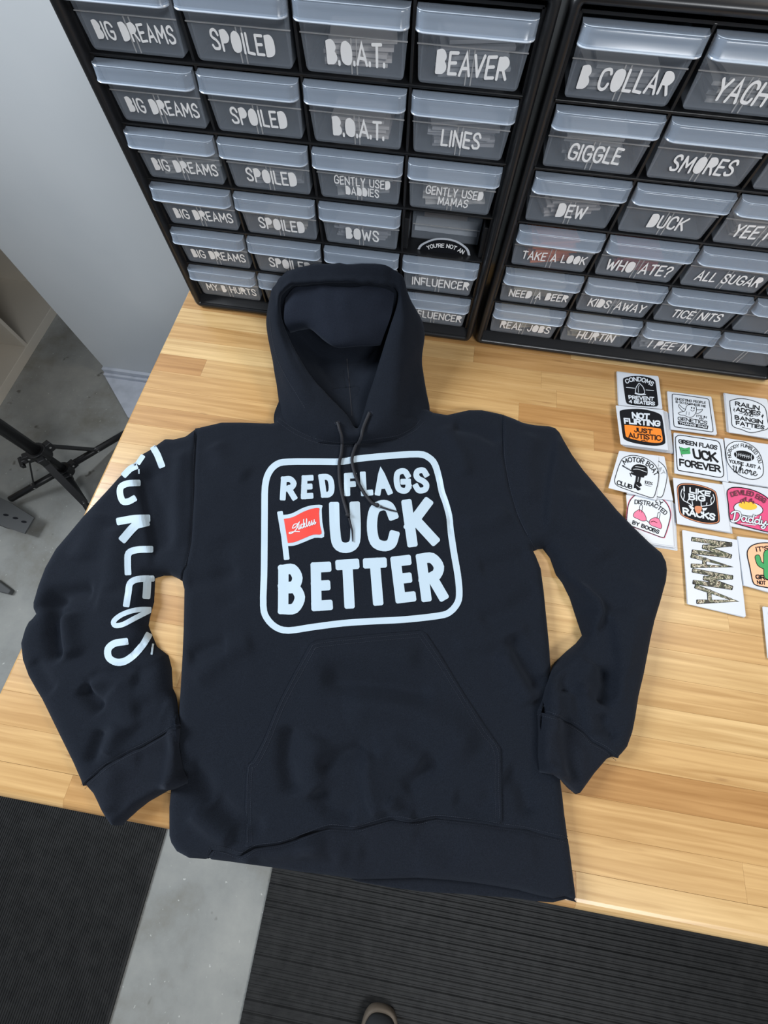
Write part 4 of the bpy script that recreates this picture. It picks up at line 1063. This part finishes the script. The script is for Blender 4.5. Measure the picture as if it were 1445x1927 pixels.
def stack(quad, n, zt, key, art, label, spread=5, dirn=(1, .6), film=False, seed=0, dth=None, faces=None):
    rr = random.Random(seed+11); q = [np.array(p, float) for p in quad]; dth = zt/(n)
    for k in range(n-1):
        z = dth*(k+1); f_ = (n-1-k)/(n-1)
        o = np.array([dirn[0]*spread*f_*n*.35+rr.uniform(-3, 3), dirn[1]*spread*f_*n*.35+rr.uniform(-3, 3)])
        cc = sum(q)/4; a = rr.uniform(-.02, .02); R_ = np.array([[math.cos(a), -math.sin(a)], [math.sin(a), math.cos(a)]])
        s = sheet_obj('sticker', [cc+R_@(p-cc)+o for p in q], z, M['film'] if k % 2 else M['paper'], th=dth*.8)
        tag(s, '%s sheet from the top in the %s sticker stack' % (('second','third','fourth','fifth','sixth','seventh','eighth','ninth','tenth','eleventh','twelfth')[n-2-k], key), 'sticker', 'lower sheets of the %s stack' % key)
        if faces and k >= n-1-faces[1]:
            fa = Art(); fa.poly([cc+R_@(np.array(p)-cc)+o for p in faces[0]]); fa.build('printed_face', M[faces[2]], lambda u, v: tuple(onz(*S1(u, v), z+.0002)), s)
    s = sheet_obj('sticker', quad, zt, M['paper'])
    tag(s, label, 'sticker', 'top stickers on the bench')
    lay = {}
    for i, (nm, mat, fn) in enumerate(art):
        A = Art(); fn(A); z = zt+.00015+.00018*i
        A.build(nm, M[mat], lambda u, v: tuple(onz(*S1(u, v), z)), s)
    return s
C = lambda pts, n=4, closed=True: cr(pts, n, closed)
def loop(A, pts, w): c = C(pts); c.append(c[0]); A.stroke(c, w)
def ell(cx_, cy_, rx, ry, rot=0, n=28):
    c, s = math.cos(rot), math.sin(rot); return [(cx_+rx*math.cos(2*math.pi*k/n)*c-ry*math.sin(2*math.pi*k/n)*s, cy_+rx*math.cos(2*math.pi*k/n)*s+ry*math.sin(2*math.pi*k/n)*c) for k in range(n)]
# 1 black badge
sh = [(152,122),(170,98),(235,84),(300,83),(370,92),(430,118),(446,160),(466,320),(462,345),(440,356),(330,352),(215,338),(180,315),(165,230)]
def a1(A):
    A.text_path('CONDOMS', [(184,150),(230,132),(290,128),(350,142),(412,172)], 34, 8)
    loop(A, [(270,236),(268,190),(285,160),(297,148),(312,160),(335,190),(342,240)], 6); A.stroke(C([(262,238),(300,250),(352,248)], closed=False), 9)
    A.stroke([(182,185),(254,192)], 5); A.stroke([(358,208),(426,214)], 5)
    A.text_quad('PREVENT', (198,255), (430,270), (427,306), (204,290), 8); A.text_quad('4 SEATERS', (203,294), (437,312), (438,348), (206,324), 8)
    A.stroke([(290,230),(288,185),(298,165)], 4)
stack([(100,50),(470,92),(503,378),(118,345)], 8, .005, 'CONDOMS', [('printed_face','ink',lambda A: A.poly(C(sh))), ('lettering','face',a1)], 'black badge sticker reading CONDOMS PREVENT 4 SEATERS at the head of the left column', dirn=(-.3, -.25), spread=9)
# 2 ghost
sh5 = [(592,262),(600,245),(640,248),(760,264),(880,282),(912,292),(922,320),(940,450),(955,560),(945,580),(900,575),(760,556),(640,540),(612,530),(605,500),(597,380)]
def a5(A):
    loop(A, sh5, 6); A.text_quad('GHOSTING PEOPLE', (617,275), (892,312), (890,335), (617,297), 4.2); A.text_quad('IS SO EASY FOR ME', (622,301), (892,344), (890,366), (622,322), 4.2)
    A.stroke(C([(712,372),(725,345),(765,335),(800,350),(808,385),(798,420),(770,448),(735,450),(700,435),(665,430),(645,415),(665,405),(690,400),(705,392),(712,372)], closed=False), 5)
    A.stroke(C([(708,380),(680,365),(655,340),(648,345),(655,365),(680,392),(696,400)], closed=False), 5); A.stroke(C([(807,382),(835,385),(862,380),(850,400),(820,418),(802,412)], closed=False), 5)
    A.poly(ell(764,366,5,9)); A.poly(ell(786,370,5,9)); A.stroke(C([(756,386),(772,396),(788,388)], closed=False), 4)
    A.stroke([(720,400),(715,430)], 3); A.stroke([(742,405),(740,432)], 3)
    A.text_quad("IT'S IN", (806,428), (900,441), (898,462), (805,449), 4); A.text_quad('MY', (832,454), (875,461), (873,480), (831,473), 4)
    A.text_quad('GENETICS', (640,444), (905,485), (903,520), (640,477), 6.5); A.poly([(640,484),(914,526),(908,558),(645,514)])
def a5b(A): A.text_quad('THANKS DAD!', (655,492), (903,530), (899,550), (657,511), 4.5)
stack([(548,220),(940,270),(990,605),(580,560)], 7, .004, 'GHOSTING PEOPLE', [('printed_face','face',lambda A: A.poly(C(sh5))), ('lettering','ink',a5), ('white_lettering','face',a5b)], 'white square ghost sticker reading GHOSTING PEOPLE with THANKS DAD on a black bar', dirn=(-.2, .1), spread=9)
# 3 RAILIN ADDIES
sh6 = [(1105,325),(1118,300),(1200,285),(1300,300),(1390,340),(1425,385),(1440,470),(1446,548),(1370,575),(1290,588),(1210,560),(1130,528),(1120,450)]
def a6(A):
    loop(A, sh6, 6); A.text_quad('RAILIN', (1150,308), (1372,350), (1368,392), (1152,346), 9); A.text_quad('ADDIES', (1157,358), (1380,398), (1376,438), (1158,398), 9)
    A.text_quad('AND', (1228,412), (1315,425), (1313,448), (1227,435), 5); A.stroke([(1188,415),(1216,420)], 4); A.stroke([(1326,437),(1354,442)], 4)
    A.text_quad('BANGIN', (1146,430), (1402,476), (1400,516), (1150,470), 9); A.text_quad('FATTIES', (1156,480), (1416,526), (1412,562), (1160,520), 9)
    A.poly([(1140,360),(1150,385),(1144,388),(1154,412),(1134,384),(1141,381)]); A.poly([(1398,420),(1408,440),(1400,444),(1396,462),(1384,438),(1394,435)]); A.stroke([(1215,540),(1290,558)], 4)
stack([(1062,238),(1440,292),(1490,645),(1098,585)], 9, .006, 'RAILIN ADDIES', [('printed_face','face',lambda A: A.poly(C(sh6))), ('lettering','ink',a6)], 'white shield sticker reading RAILIN ADDIES AND BANGIN FATTIES in the upper right corner', dirn=(-.5, -.05), spread=11)
# 4 green flags
sh7 = [(620,650),(632,622),(665,612),(800,632),(960,656),(1003,672),(1022,715),(1036,830),(1050,950),(1035,982),(990,984),(840,956),(680,930),(640,910),(630,800)]
def a7(A):
    loop(A, sh7, 7); A.text_quad('GREEN FLAGS', (645,644), (996,702), (992,744), (648,684), 9)
    A.text_quad('UCK', (768,728), (980,765), (1006,858), (782,820), 19); A.text_quad('FOREVER', (652,818), (1018,880), (1026,946), (655,884), 14); A.stroke([(655,716),(680,802)], 6)
stack([(606,592),(1046,650),(1096,1028),(616,952)], 6, .004, 'GREEN FLAGS', [('printed_face','face',lambda A: A.poly(C(sh7))), ('lettering','ink',a7), ('flag','green',lambda A: A.poly(C([(660,718),(705,728),(748,720),(748,750),(753,775),(715,778),(672,780),(665,750)], 3))),
    ('flag_mark','ink',lambda A: A.stroke(C([(680,752),(695,745),(705,752),(730,745)], closed=False), 3))], 'white square sticker reading GREEN FLAGS FOREVER with a small green flag', dirn=(-.2, -.1), spread=8)
# 5 football
sh8 = [(1070,745),(1090,700),(1135,672),(1190,665),(1260,682),(1330,725),(1375,785),(1396,850),(1404,930),(1390,975),(1340,1002),(1270,1000),(1190,965),(1120,905),(1080,840)]
def a8(A):
    loop(A, sh8, 6); A.text_path('NOBODY FUMBLED YOU', [(1118,806),(1112,765),(1140,732),(1190,716),(1250,722),(1305,752),(1340,798),(1362,862)], 27, 5)
    A.poly(ell(1232,795,92,44,.22)); A.text_quad("YOU'RE JUST A", (1096,824), (1382,886), (1380,918), (1098,856), 6)
def a8b(A):
    A.stroke([(1180,782),(1282,806)], 4)
    for k in range(6): x = 1186+k*18; A.stroke([(x,770+k*4.4),(x-3,798+k*4.4)], 4)
    A.stroke(C([(1158,760),(1168,785),(1162,812)], closed=False), 5); A.stroke(C([(1300,786),(1294,810),(1300,836)], closed=False), 5)
def a8c(A):
    A.stroke(C([(1130,888),(1142,884),(1140,920),(1150,940),(1165,905),(1162,890),(1164,938),(1178,940),(1195,895)], closed=False), 6)
    A.text_quad('hore', (1196,868), (1345,905), (1345,978), (1192,950), 6, gap=.12)
stack([(1056,635),(1500,700),(1550,1085),(1092,1018)], 6, .005, 'football', [('printed_face','face',lambda A: A.poly(C(sh8))), ('lettering','ink',a8), ('football_lacing','face',a8b), ('script','ink',a8c)], 'round edged white sticker with a black football and the words YOU\'RE JUST A', dirn=(.7, .3), spread=22, faces=(C(sh8), 2, 'face'))
# 6 antlers
sh9 = [(632,1085),(650,1050),(700,1038),(800,1045),(900,1072),(970,1105),(992,1150),(1005,1260),(1016,1360),(1000,1395),(940,1406),(860,1398),(760,1370),(680,1332),(652,1290),(640,1190)]
sh9i = [(p[0]+(822-p[0])*.045, p[1]+(1222-p[1])*.05) for p in sh9]
def a9(A):
    A.text_quad('I LIKE', (690,1064), (938,1112), (930,1162), (692,1112), 12); A.text_quad('BIG', (735,1128), (888,1152), (886,1206), (738,1188), 13); A.text_quad('RACKS', (680,1252), (978,1312), (972,1376), (686,1318), 15)
    for pts in ([(770,1240),(735,1215),(690,1190),(668,1140),(680,1092)], [(690,1188),(700,1150),(695,1125)], [(725,1208),(738,1180)], [(850,1245),(890,1240),(940,1228),(966,1185),(955,1140)], [(940,1225),(935,1190),(945,1165)], [(895,1238),(900,1215)], [(850,1242),(848,1205)], [(775,1238),(768,1200)]):
        A.stroke(C(pts, closed=False), 7)
    A.poly([(735,1232),(760,1240),(788,1262),(775,1278),(750,1262)]); A.poly([(858,1262),(880,1262),(905,1258),(892,1280),(865,1285)])
stack([(598,990),(1045,1052),(1112,1476),(636,1400)], 6, .005, 'RACKS', [('printed_face','ink',lambda A: A.poly(C(sh9))), ('border','rust',lambda A: loop(A, sh9i, 7)), ('lettering','face',a9),
    ('deer_head','rust',lambda A: A.poly(C([(792,1250),(822,1242),(856,1252),(848,1290),(826,1310),(800,1292)], 3)))], 'black antler sticker reading I LIKE BIG RACKS with an orange border', dirn=(.6, .25), spread=18, faces=(C(sh9), 1, 'ink'))
# 7 egg
sh10 = [(1080,1135),(1092,1095),(1140,1076),(1230,1082),(1330,1108),(1420,1155),(1480,1220),(1500,1330),(1505,1450),(1480,1478),(1380,1460),(1250,1425),(1130,1385),(1102,1340),(1092,1230)]
def a10(A): A.poly(ell(1270,1270,128,62,.12)); A.poly(ell(1268,1300,92,50,.12))
def a10d(A):
    A.stroke(C([(1152,1300),(1146,1340),(1132,1378)], closed=False), 13); A.stroke(C([(1120,1308),(1150,1290),(1188,1298),(1200,1330),(1180,1368),(1140,1384),(1118,1374)], closed=False), 13)
    A.text_quad('addy', (1205,1290), (1440,1350), (1432,1425), (1200,1380), 12, gap=.1); A.stroke([(1205,1400),(1330,1412)], 8)
def a10o(A):
    loop(A, sh10, 8); loop(A, ell(1270,1268,130,63,.12), 5)
    A.stroke(C([(1152,1300),(1146,1340),(1132,1378)], closed=False), 21); A.stroke(C([(1120,1308),(1150,1290),(1188,1298),(1200,1330),(1180,1368),(1140,1384),(1118,1374)], closed=False), 21); A.text_quad('addy', (1200,1286), (1445,1350), (1437,1428), (1195,1384), 20, gap=.1)
stack([(1040,1025),(1520,1100),(1570,1510),(1105,1422)], 5, .004, 'egg', [('printed_face','pink',lambda A: A.poly(C(sh10))), ('egg_white','face',a10), ('outline','ink',a10o), ('yolk','yellow',lambda A: A.poly(ell(1266,1240,82,36,.12))),
    ('flames','maroon',lambda A: [A.stroke(C(p, closed=False), 8) for p in ([(1210,1215),(1200,1195),(1225,1180),(1222,1200)], [(1235,1215),(1230,1185),(1250,1165),(1248,1195),(1262,1205)], [(1275,1210),(1285,1185),(1300,1178),(1298,1205),(1318,1200),(1312,1222)])] and A.text_path('DEVILED EGG', [(1122,1158),(1180,1142),(1240,1142),(1320,1162),(1412,1214)], 37, 9)),
    ('script','face',a10d)], 'hot pink sticker of an egg reading DEVILED EGG at the right edge', dirn=(-.1, .2))
# 8 bra (drawn before the boat stack: it lies below it)
sh4 = [(205,1220),(240,1165),(300,1130),(400,1130),(480,1168),(545,1225),(576,1310),(560,1400),(528,1500),(505,1522),(400,1485),(280,1440),(200,1408),(186,1380),(192,1300)]
def a4(A):
    loop(A, sh4, 6); A.text_path('DISTRACTED', [(258,1222),(320,1226),(380,1238),(450,1262),(528,1322)], 34, 6.5); A.text_quad('LY', (448,1178), (510,1206), (500,1240), (440,1208), 7)
    A.text_quad('BY BOOBS', (240,1368), (480,1458), (470,1494), (234,1402), 7.5)
    for p in ([(300,1290),(302,1245),(315,1232),(326,1245),(320,1298)], [(455,1352),(464,1308),(474,1298),(484,1310),(476,1352)]): A.stroke(C(p, closed=False), 4)
    loop(A, cupL, 4); loop(A, cupR, 4); A.stroke([(358,1368),(386,1390)], 5); A.stroke(C([(402,1385),(425,1378),(455,1392)], closed=False), 5)
cupL = [(250,1308),(268,1290),(300,1275),(335,1300),(358,1345),(356,1372),(325,1376),(290,1360),(248,1338)]
cupR = [(386,1392),(400,1362),(440,1345),(470,1355),(488,1392),(498,1420),(488,1445),(450,1432),(405,1415)]
stack([(180,1142),(575,1180),(606,1600),(215,1545)], 7, .005, 'DISTRACTED', [('pink_border','brapink',lambda A: A.poly(C([(p[0]+(380-p[0])*-.04, p[1]+(1330-p[1])*-.04) for p in sh4]))), ('printed_face','face',lambda A: A.poly(C(sh4))), ('bra','brapink',lambda A: A.poly(C(cupL)) and A.poly(C(cupR))), ('lettering','ink',a4)],
      'white sticker with a pink bra reading DISTRACTED, partly under the sleeve and boat sticker', dirn=(.9, .9), spread=17, faces=(C(sh4), 5, 'brapink'))
# 9 boat, two sheets fanned
shb = [(78,1020),(92,960),(118,880),(150,820),(200,796),(260,792),(330,808),(400,842),(450,892),(470,950),(466,1020),(446,1110),(430,1155),(405,1168),(330,1145),(200,1100),(105,1062)]
shb2 = [(p[0]+(75 if p[0] > 200 else 60), p[1]+(8 if p[1] < 1000 else 0)-(p[0]-270)*.03) for p in shb]
def boat_txt(A, full=True):
    A.text_path('MOTOR BOAT', [(168,872),(205,852),(260,848),(330,864),(395,906),(436,972)], 38, 8)
    A.text_quad('CLUB', (102,1008), (240,1056), (234,1096), (92,1050), 9); A.text_quad('100%', (346,1014), (418,1030), (414,1058), (342,1044), 4.5); A.stroke([(346,1054),(404,1068)], 3.5)
def boat_eng(A):
    A.poly(C([(232,900),(262,874),(310,872),(362,892),(372,930),(366,968),(330,972),(262,952),(226,930)], 3)); A.poly([(225,940),(345,975),(335,990),(268,975),(220,955)])
    A.poly([(268,975),(312,986),(302,1035),(262,1025)]); A.poly([(262,1020),(308,1036),(322,1060),(300,1070),(310,1095),(285,1105),(262,1080),(248,1085),(252,1050)])
    A.stroke([(152,884),(232,930)], 13); A.stroke([(215,950),(225,978)], 7)
def boat_hi(A):
    A.stroke(C([(246,915),(290,915),(362,940)], closed=False), 5); A.stroke([(262,890),(345,902)], 4); A.stroke([(290,985),(284,1025)], 4); A.stroke([(165,888),(225,922)], 3); A.stroke([(272,1055),(300,1080)], 4)
bq = [(118,752),(520,800),(600,1196),(190,1135)]
stack(bq, 4, .0058+.0012, 'second MOTOR BOAT', [('printed_face','face',lambda A: A.poly(C(shb2))), ('lettering','ink',lambda A: (loop(A, shb2, 6))), ('faint_lettering','grey',lambda A: A.text_path('BOAT', [(400,862),(450,900),(485,940),(500,965)], 32, 7) or A.text_quad('0%', (470,1008), (508,1016), (505,1040), (467,1030), 4.5))],
      'white sticker fanned out beneath the motor boat sticker, only its right side showing', dirn=(.1, .1))
s = sheet_obj('sticker', [(118,752),(470,800),(452,1190),(22,1082)], .0080, M['paper']); tag(s, 'topmost white sticker reading MOTOR BOAT CLUB with an outboard engine', 'sticker', 'top stickers on the bench')
for i, (nm, mt, fn) in enumerate((('printed_face','face',lambda A: A.poly(C(shb))), ('lettering','ink',lambda A: (loop(A, shb, 6), boat_txt(A))), ('engine','ink',boat_eng), ('engine_highlights','face',boat_hi))):
    A = Art(); fn(A); A.build(nm, M[mt], lambda u, v: tuple(onz(*S1(u, v), .00815+.00018*i)), s)
# 10 not flirting
shn = [(122,408),(140,388),(220,377),(320,378),(420,398),(488,428),(505,470),(518,560),(530,655),(520,690),(450,706),(350,698),(240,678),(165,648),(148,600),(134,500)]
def a2(A): A.text_quad('NOT', (228,404), (392,418), (388,474), (234,462), 15); A.text_quad('FLIRTING', (156,456), (487,480), (484,537), (164,508), 13)
def a2b(A): A.text_quad('JUST', (246,538), (416,560), (412,600), (252,584), 9); A.text_quad('AUTISTIC', (196,588), (492,612), (490,662), (202,634), 9); A.stroke(C([(316,660),(340,656),(352,664),(372,662)], closed=False), 6)
stack([(88,345),(508,385),(556,745),(132,692)], 12, .010, 'NOT FLIRTING', [('printed_face','ink',lambda A: A.poly(C(shn))), ('orange_panel','orange',lambda A: A.poly(C([(166,530),(180,520),(320,532),(470,550),(492,562),(500,600),(506,655),(480,678),(400,676),(300,660),(190,630),(175,600)], 3))), ('lettering','face',a2), ('dark_lettering','ink',a2b)],
      'black and orange sticker reading NOT FLIRTING JUST AUTISTIC on a thick stack', dirn=(.95, .5), spread=13, faces=(C(shn), 3, 'ink'))
# 11 camo letters, read downwards
def camo_l(A):
    for ch, yl0, yl1, yr0, yr1, xo in (('M',528,668,566,722,0), ('A',676,792,728,850,-8), ('M',806,938,862,1002,10), ('A',950,1112,1010,1182,45)):
        A.text_quad(ch, S2(1118+xo*.9, yr0), S2(1112+xo, yr1), S2(772+xo, yl1), S2(768+xo*.6, yl0), 31, squeeze=1)
def camo_serif(A): pass
stack([S2(682,462), S2(1172,552), S2(1246,1236), S2(732,1122)], 6, .004, 'camouflage', [('outline','ink',lambda A: [A.text_quad(ch, S2(1126+xo*.9, yr0-5), S2(1120+xo, yr1+5), S2(764+xo, yl1+5), S2(760+xo*.6, yl0-5), 40) for ch, yl0, yl1, yr0, yr1, xo in (('M',528,668,566,722,0), ('A',676,792,728,850,-8), ('M',806,938,862,1002,10), ('A',950,1112,1010,1182,45))]),
      ('camouflage_letters','camo',camo_l)], 'tall white sticker sheet with camouflage letters MAMA running downwards', dirn=(-.15, .1), spread=12)
# 12 cactus
sh12 = [S2(*p) for p in [(1260,680),(1275,625),(1320,592),(1400,576),(1500,580),(1600,600),(1650,660),(1660,860),(1650,990),(1560,1000),(1440,975),(1345,955),(1310,920),(1285,800)]]
def a12(A):
    loop(A, sh12, 9); A.text_quad("IT'S", S2(1332,612), S2(1450,600), S2(1456,645), S2(1342,656), 9); A.text_quad('GRO', S2(1330,856), S2(1462,866), S2(1464,912), S2(1336,900), 11); A.text_quad('NOT', S2(1344,908), S2(1424,916), S2(1426,952), S2(1350,944), 7)
    for p, w_ in (([(1450,680),(1452,860)], 84), ([(1352,705),(1372,762),(1425,792)], 40)): A.stroke([S2(*q) for q in (C(p, closed=False) if len(p) > 2 else p)], w_+12, None, 2)
def a12g(A):
    for p, w_ in (([(1450,680),(1452,860)], 84), ([(1352,705),(1372,762),(1425,792)], 40)): A.stroke([S2(*q) for q in (C(p, closed=False) if len(p) > 2 else p)], w_, None, 2)
stack([S2(1174,518), S2(1690,580), S2(1740,1090), S2(1232,955)], 8, .005, 'cactus', [('printed_face','peach',lambda A: A.poly(C(sh12))), ('lettering','ink',a12), ('cactus','green',a12g)], 'peach sticker with a green cactus cut off by the right edge', dirn=(-.3, .1), spread=12)
stack([S2(1397,1145), S2(1800,1195), S2(1850,1655), S2(1446,1606)], 4, .003, 'lowest right', [('printed_face','face',lambda A: A.poly(C([S2(*p) for p in [(1445,1190),(1600,1190),(1780,1240),(1800,1600),(1640,1610),(1480,1560)]])))], 'plain white sticker sheet at the right edge below the cactus sticker', dirn=(-.1, .1))

# ---------------------------------------------------------------- shelf unit, stand, plate, shoe
sh = empty('shelf_unit', (-1.50, .70, -T0)); tag(sh, 'cream open cube shelf unit standing on the dark floor at far left', 'shelf')
X0, X1, Y0, Y1, ZT = -1.70, -1.33, -.30, 1.50, .92; tk = .038
for nm, a, b_ in (('bottom_board', (X0,Y0,-T0), (X1,Y1,-T0+tk)), ('top_board', (X0,Y0,ZT-tk), (X1,Y1,ZT)), ('side_panel', (X0,Y0,-T0+tk), (X1,Y0+tk,ZT-tk)), ('side_panel', (X0,Y1-tk,-T0+tk), (X1,Y1,ZT-tk)), ('back_panel', (X0-.006,Y0,-T0), (X0,Y1,ZT))):
    b = MB(); b.box(a, b_); b.build(nm, M['shelf'], sh, world=True, bevel=.0015)
for yy in (.145, .515, .89, 1.2):
    b = MB(); b.box((X0, yy-.008, -T0+tk), (X1-.002, yy+.008, ZT-tk)); b.build('upright', M['shelf'], sh, world=True, bevel=.001)
for zz in (-.52, -.17, .17, .52):
    b = MB(); b.box((X0, Y0+tk, zz-.008), (X1-.002, Y1-tk, zz+.008)); b.build('shelf_board', M['shelf'], sh, world=True, bevel=.001)
# light stand
B0 = onz(122, 885, -.82); A0 = np.array([B0[0], B0[1], -.695])
st = empty('light_stand', (B0[0], B0[1], -T0)); tag(st, 'black tripod light stand on the floor left of the bench', 'stand')
b = MB(); b.tube([(B0[0],B0[1],-.70),(B0[0],B0[1],-.2),(B0[0],B0[1],.75)], .0205, 16); b.build('column', M['stand'], st, smooth=True, world=True)
b = MB(); b.tube([(B0[0],B0[1],-.845),(B0[0],B0[1],-.69)], .0150, 14); b.build('inner_tube', M['stand'], st, smooth=True, world=True)
def collar(z, r, h, dirs):
    b = MB(); b.tube([(B0[0],B0[1],z-h/2),(B0[0],B0[1],z+h/2)], r, 20)
    for d in dirs:
        e = Vector((B0[0], B0[1], z)); q = e+d*(r+.018); n = Vector((-d.y, d.x, 0))*.011
        b.prism([(e+n).xy, (q+n).xy, (q-n).xy, (e-n).xy], z-h*.45, z+h*.35)
    b.build('collar', M['stand'], st, world=True, bevel=.002)
ends = [onz(232, 817, -.872), onz(22, 938, -.866), onz(172, 966, -.868)]
brp = [(182,847), (62,912), (154,953)]
dirs = []
for e in ends:
    d = Vector((e[0]-B0[0], e[1]-B0[1], 0)).normalized(); dirs.append(d)
collar(-.82, .027, .034, dirs); collar(-.695, .031, .044, dirs)
for e, d, pj in zip(ends, dirs, brp):
    a = Vector(B0)+d*.030; e = Vector(e); L_ = (e-a)
    full = e+L_*(.25 if e[0] > B0[0] else .02)
    if full.z < -.893: full = a+L_*((-.893-a.z)/L_.z)
    lg = MB(); lg.tube([a, full], .0120, 10); lo = lg.build('leg', M['stand'], st, smooth=True, world=True)
    # the brace joins the leg where the photo shows the rivet
    best = min((k/60 for k in range(61)), key=lambda t: (np.linalg.norm(np.array([*(proj_ := (lambda X: (CX+FP*X[0]/X[2], CY+FP*X[1]/X[2]))(RM@(np.array(a+L_*t)-CP)))])-np.array(pj))))
    j = a+L_*max(best, .25); s_ = Vector((B0[0], B0[1], -.695))+d*.036
    br = MB(); n = Vector((-d.y, d.x, 0))*.0115; u = (j-s_).normalized().cross(Vector((-d.y, d.x, 0))).normalized()*.0025
    q = [s_+n+u, s_-n+u, s_-n-u, s_+n-u, j+n+u, j-n+u, j-n-u, j+n-u]
    br.add(q, [(0,1,2,3),(7,6,5,4),(0,4,5,1),(1,5,6,2),(2,6,7,3),(3,7,4,0)]); br.build('brace', M['stand'], st, world=True)
    for c in (j, s_, a):
        rv = MB(); nn = Vector((-d.y, d.x, 0)); rv.tube([c-nn*.012, c+nn*.012], .0036, 10); rv.tube([c+Vector((0,0,.008)), c+Vector((0,0,.0115))], .0034, 10); rv.build('rivet', M['steel'], st, world=True)
kd = Vector((-.75, -.66, 0)).normalized(); k0 = Vector((B0[0], B0[1], -.70))
b = MB(); b.tube([k0+kd*.02, k0+kd*.055], .004, 10); kn = b.build('knob_bolt', M['steel'], st, world=True)
b = MB(); b.tube([k0+kd*.045, k0+kd*.062], .010, 6); n = Vector((-kd.y, kd.x, 0)); c = k0+kd*.058
b.prism([(c+n*.022).xy, (c+n*.020+kd*.012).xy, (c-n*.020+kd*.012).xy, (c-n*.022).xy], -.708, -.693); b.build('knob', M['stand'], st, world=True, bevel=.002)
# slotted plate on the floor
pq = [(-12,930),(20,946),(64,974),(46,1004),(4,990),(-20,975)]
pw = [onz(p[0], p[1], -T0+.05)[:2] for p in pq]
pl = empty('steel_plate', (float(np.mean([p[0] for p in pw])), float(np.mean([p[1] for p in pw])), -T0)); tag(pl, 'dark grey slotted steel plate low on the floor at the left edge', 'plate')
b = MB(); b.prism([tuple(p) for p in pw][::-1], -T0+.044, -T0+.050); b.build('plate', M['plate'], pl, world=True, bevel=.001)
b = MB(); b.box((pw[4][0]-.03, pw[4][1]+.004, -T0), (pw[4][0]+.03, pw[4][1]+.034, -T0+.044)); b.build('foot_block', M['stand'], pl, world=True, bevel=.003)
for (u, v_) in ((11,969),(29,975),(45,982)):
    c = onz(u, v_, -T0+.0505); b = MB(); b.prism([(c[0]+.011*math.cos(k*math.pi/5)*1.0, c[1]+.0045*math.sin(k*math.pi/5)) for k in range(10)], -T0+.0498, -T0+.0506); b.build('slot', M['ink'], pl, world=True)
# furniture foot tip
ft = [onz(p[0], p[1], -T0+.02) for p in ((-10,1088),(20,1110),(15,1118),(-10,1112))]
b = MB(); b.prism([tuple(p[:2]) for p in ft][::-1], -T0, -T0+.02); o = b.build('chair_foot', M['plate'], world=True, bevel=.003); tag(o, 'tip of a grey furniture foot on the floor below the steel plate', 'furniture')
# shoe toe
tx, ty = .556, -1.342
shoe = empty('shoe', (tx, ty-.14, -T0+.0125)); tag(shoe, 'dark suede shoe with tan rubber toe rim standing on the black mat', 'shoe')
def shoe_outline(s_, dy=0):
    L_ = .285; out = []
    prof = [(0,.0),(.003,.022),(.012,.035),(.03,.044),(.07,.049),(.13,.043),(.18,.036),(.23,.034),(.265,.030),(.280,.018),(.285,0)]
    pts = [(w_*s_, -a*1.0) for a, w_ in prof]+[(-w_*s_*.92, -a) for a, w_ in prof[::-1]][1:-1]
    return [(tx+p[0], ty+p[1]*(1-(1-s_)*.15)-(1-s_)*.06+dy, ) for p in cr(pts, 3, True)]
def lay(levels, mat, name):
    v = []; f = []; n = None
    for s_, z in levels:
        o_ = shoe_outline(s_); n = len(o_); v += [(p[0], p[1], z) for p in o_]
    for i in range(len(levels)-1):
        for k in range(n): f.append((i*n+k, (i+1)*n+k, (i+1)*n+(k+1) % n, i*n+(k+1) % n))
    f.append(tuple(range(n))); f.append(tuple(range((len(levels)-1)*n, len(levels)*n))[::-1])
    mesh_obj(name, v, f, mat, shoe, smooth=True, world=True)
zf = -T0+.0125
lay([(.97, zf), (1.03, zf+.004), (1.04, zf+.022), (1.0, zf+.027), (.93, zf+.0275)], M['sole'], 'sole')
lay([(.93, zf+.026), (.94, zf+.040), (.88, zf+.055), (.74, zf+.068), (.52, zf+.080), (.40, zf+.105), (.36, zf+.11)], M['shoe'], 'upper')
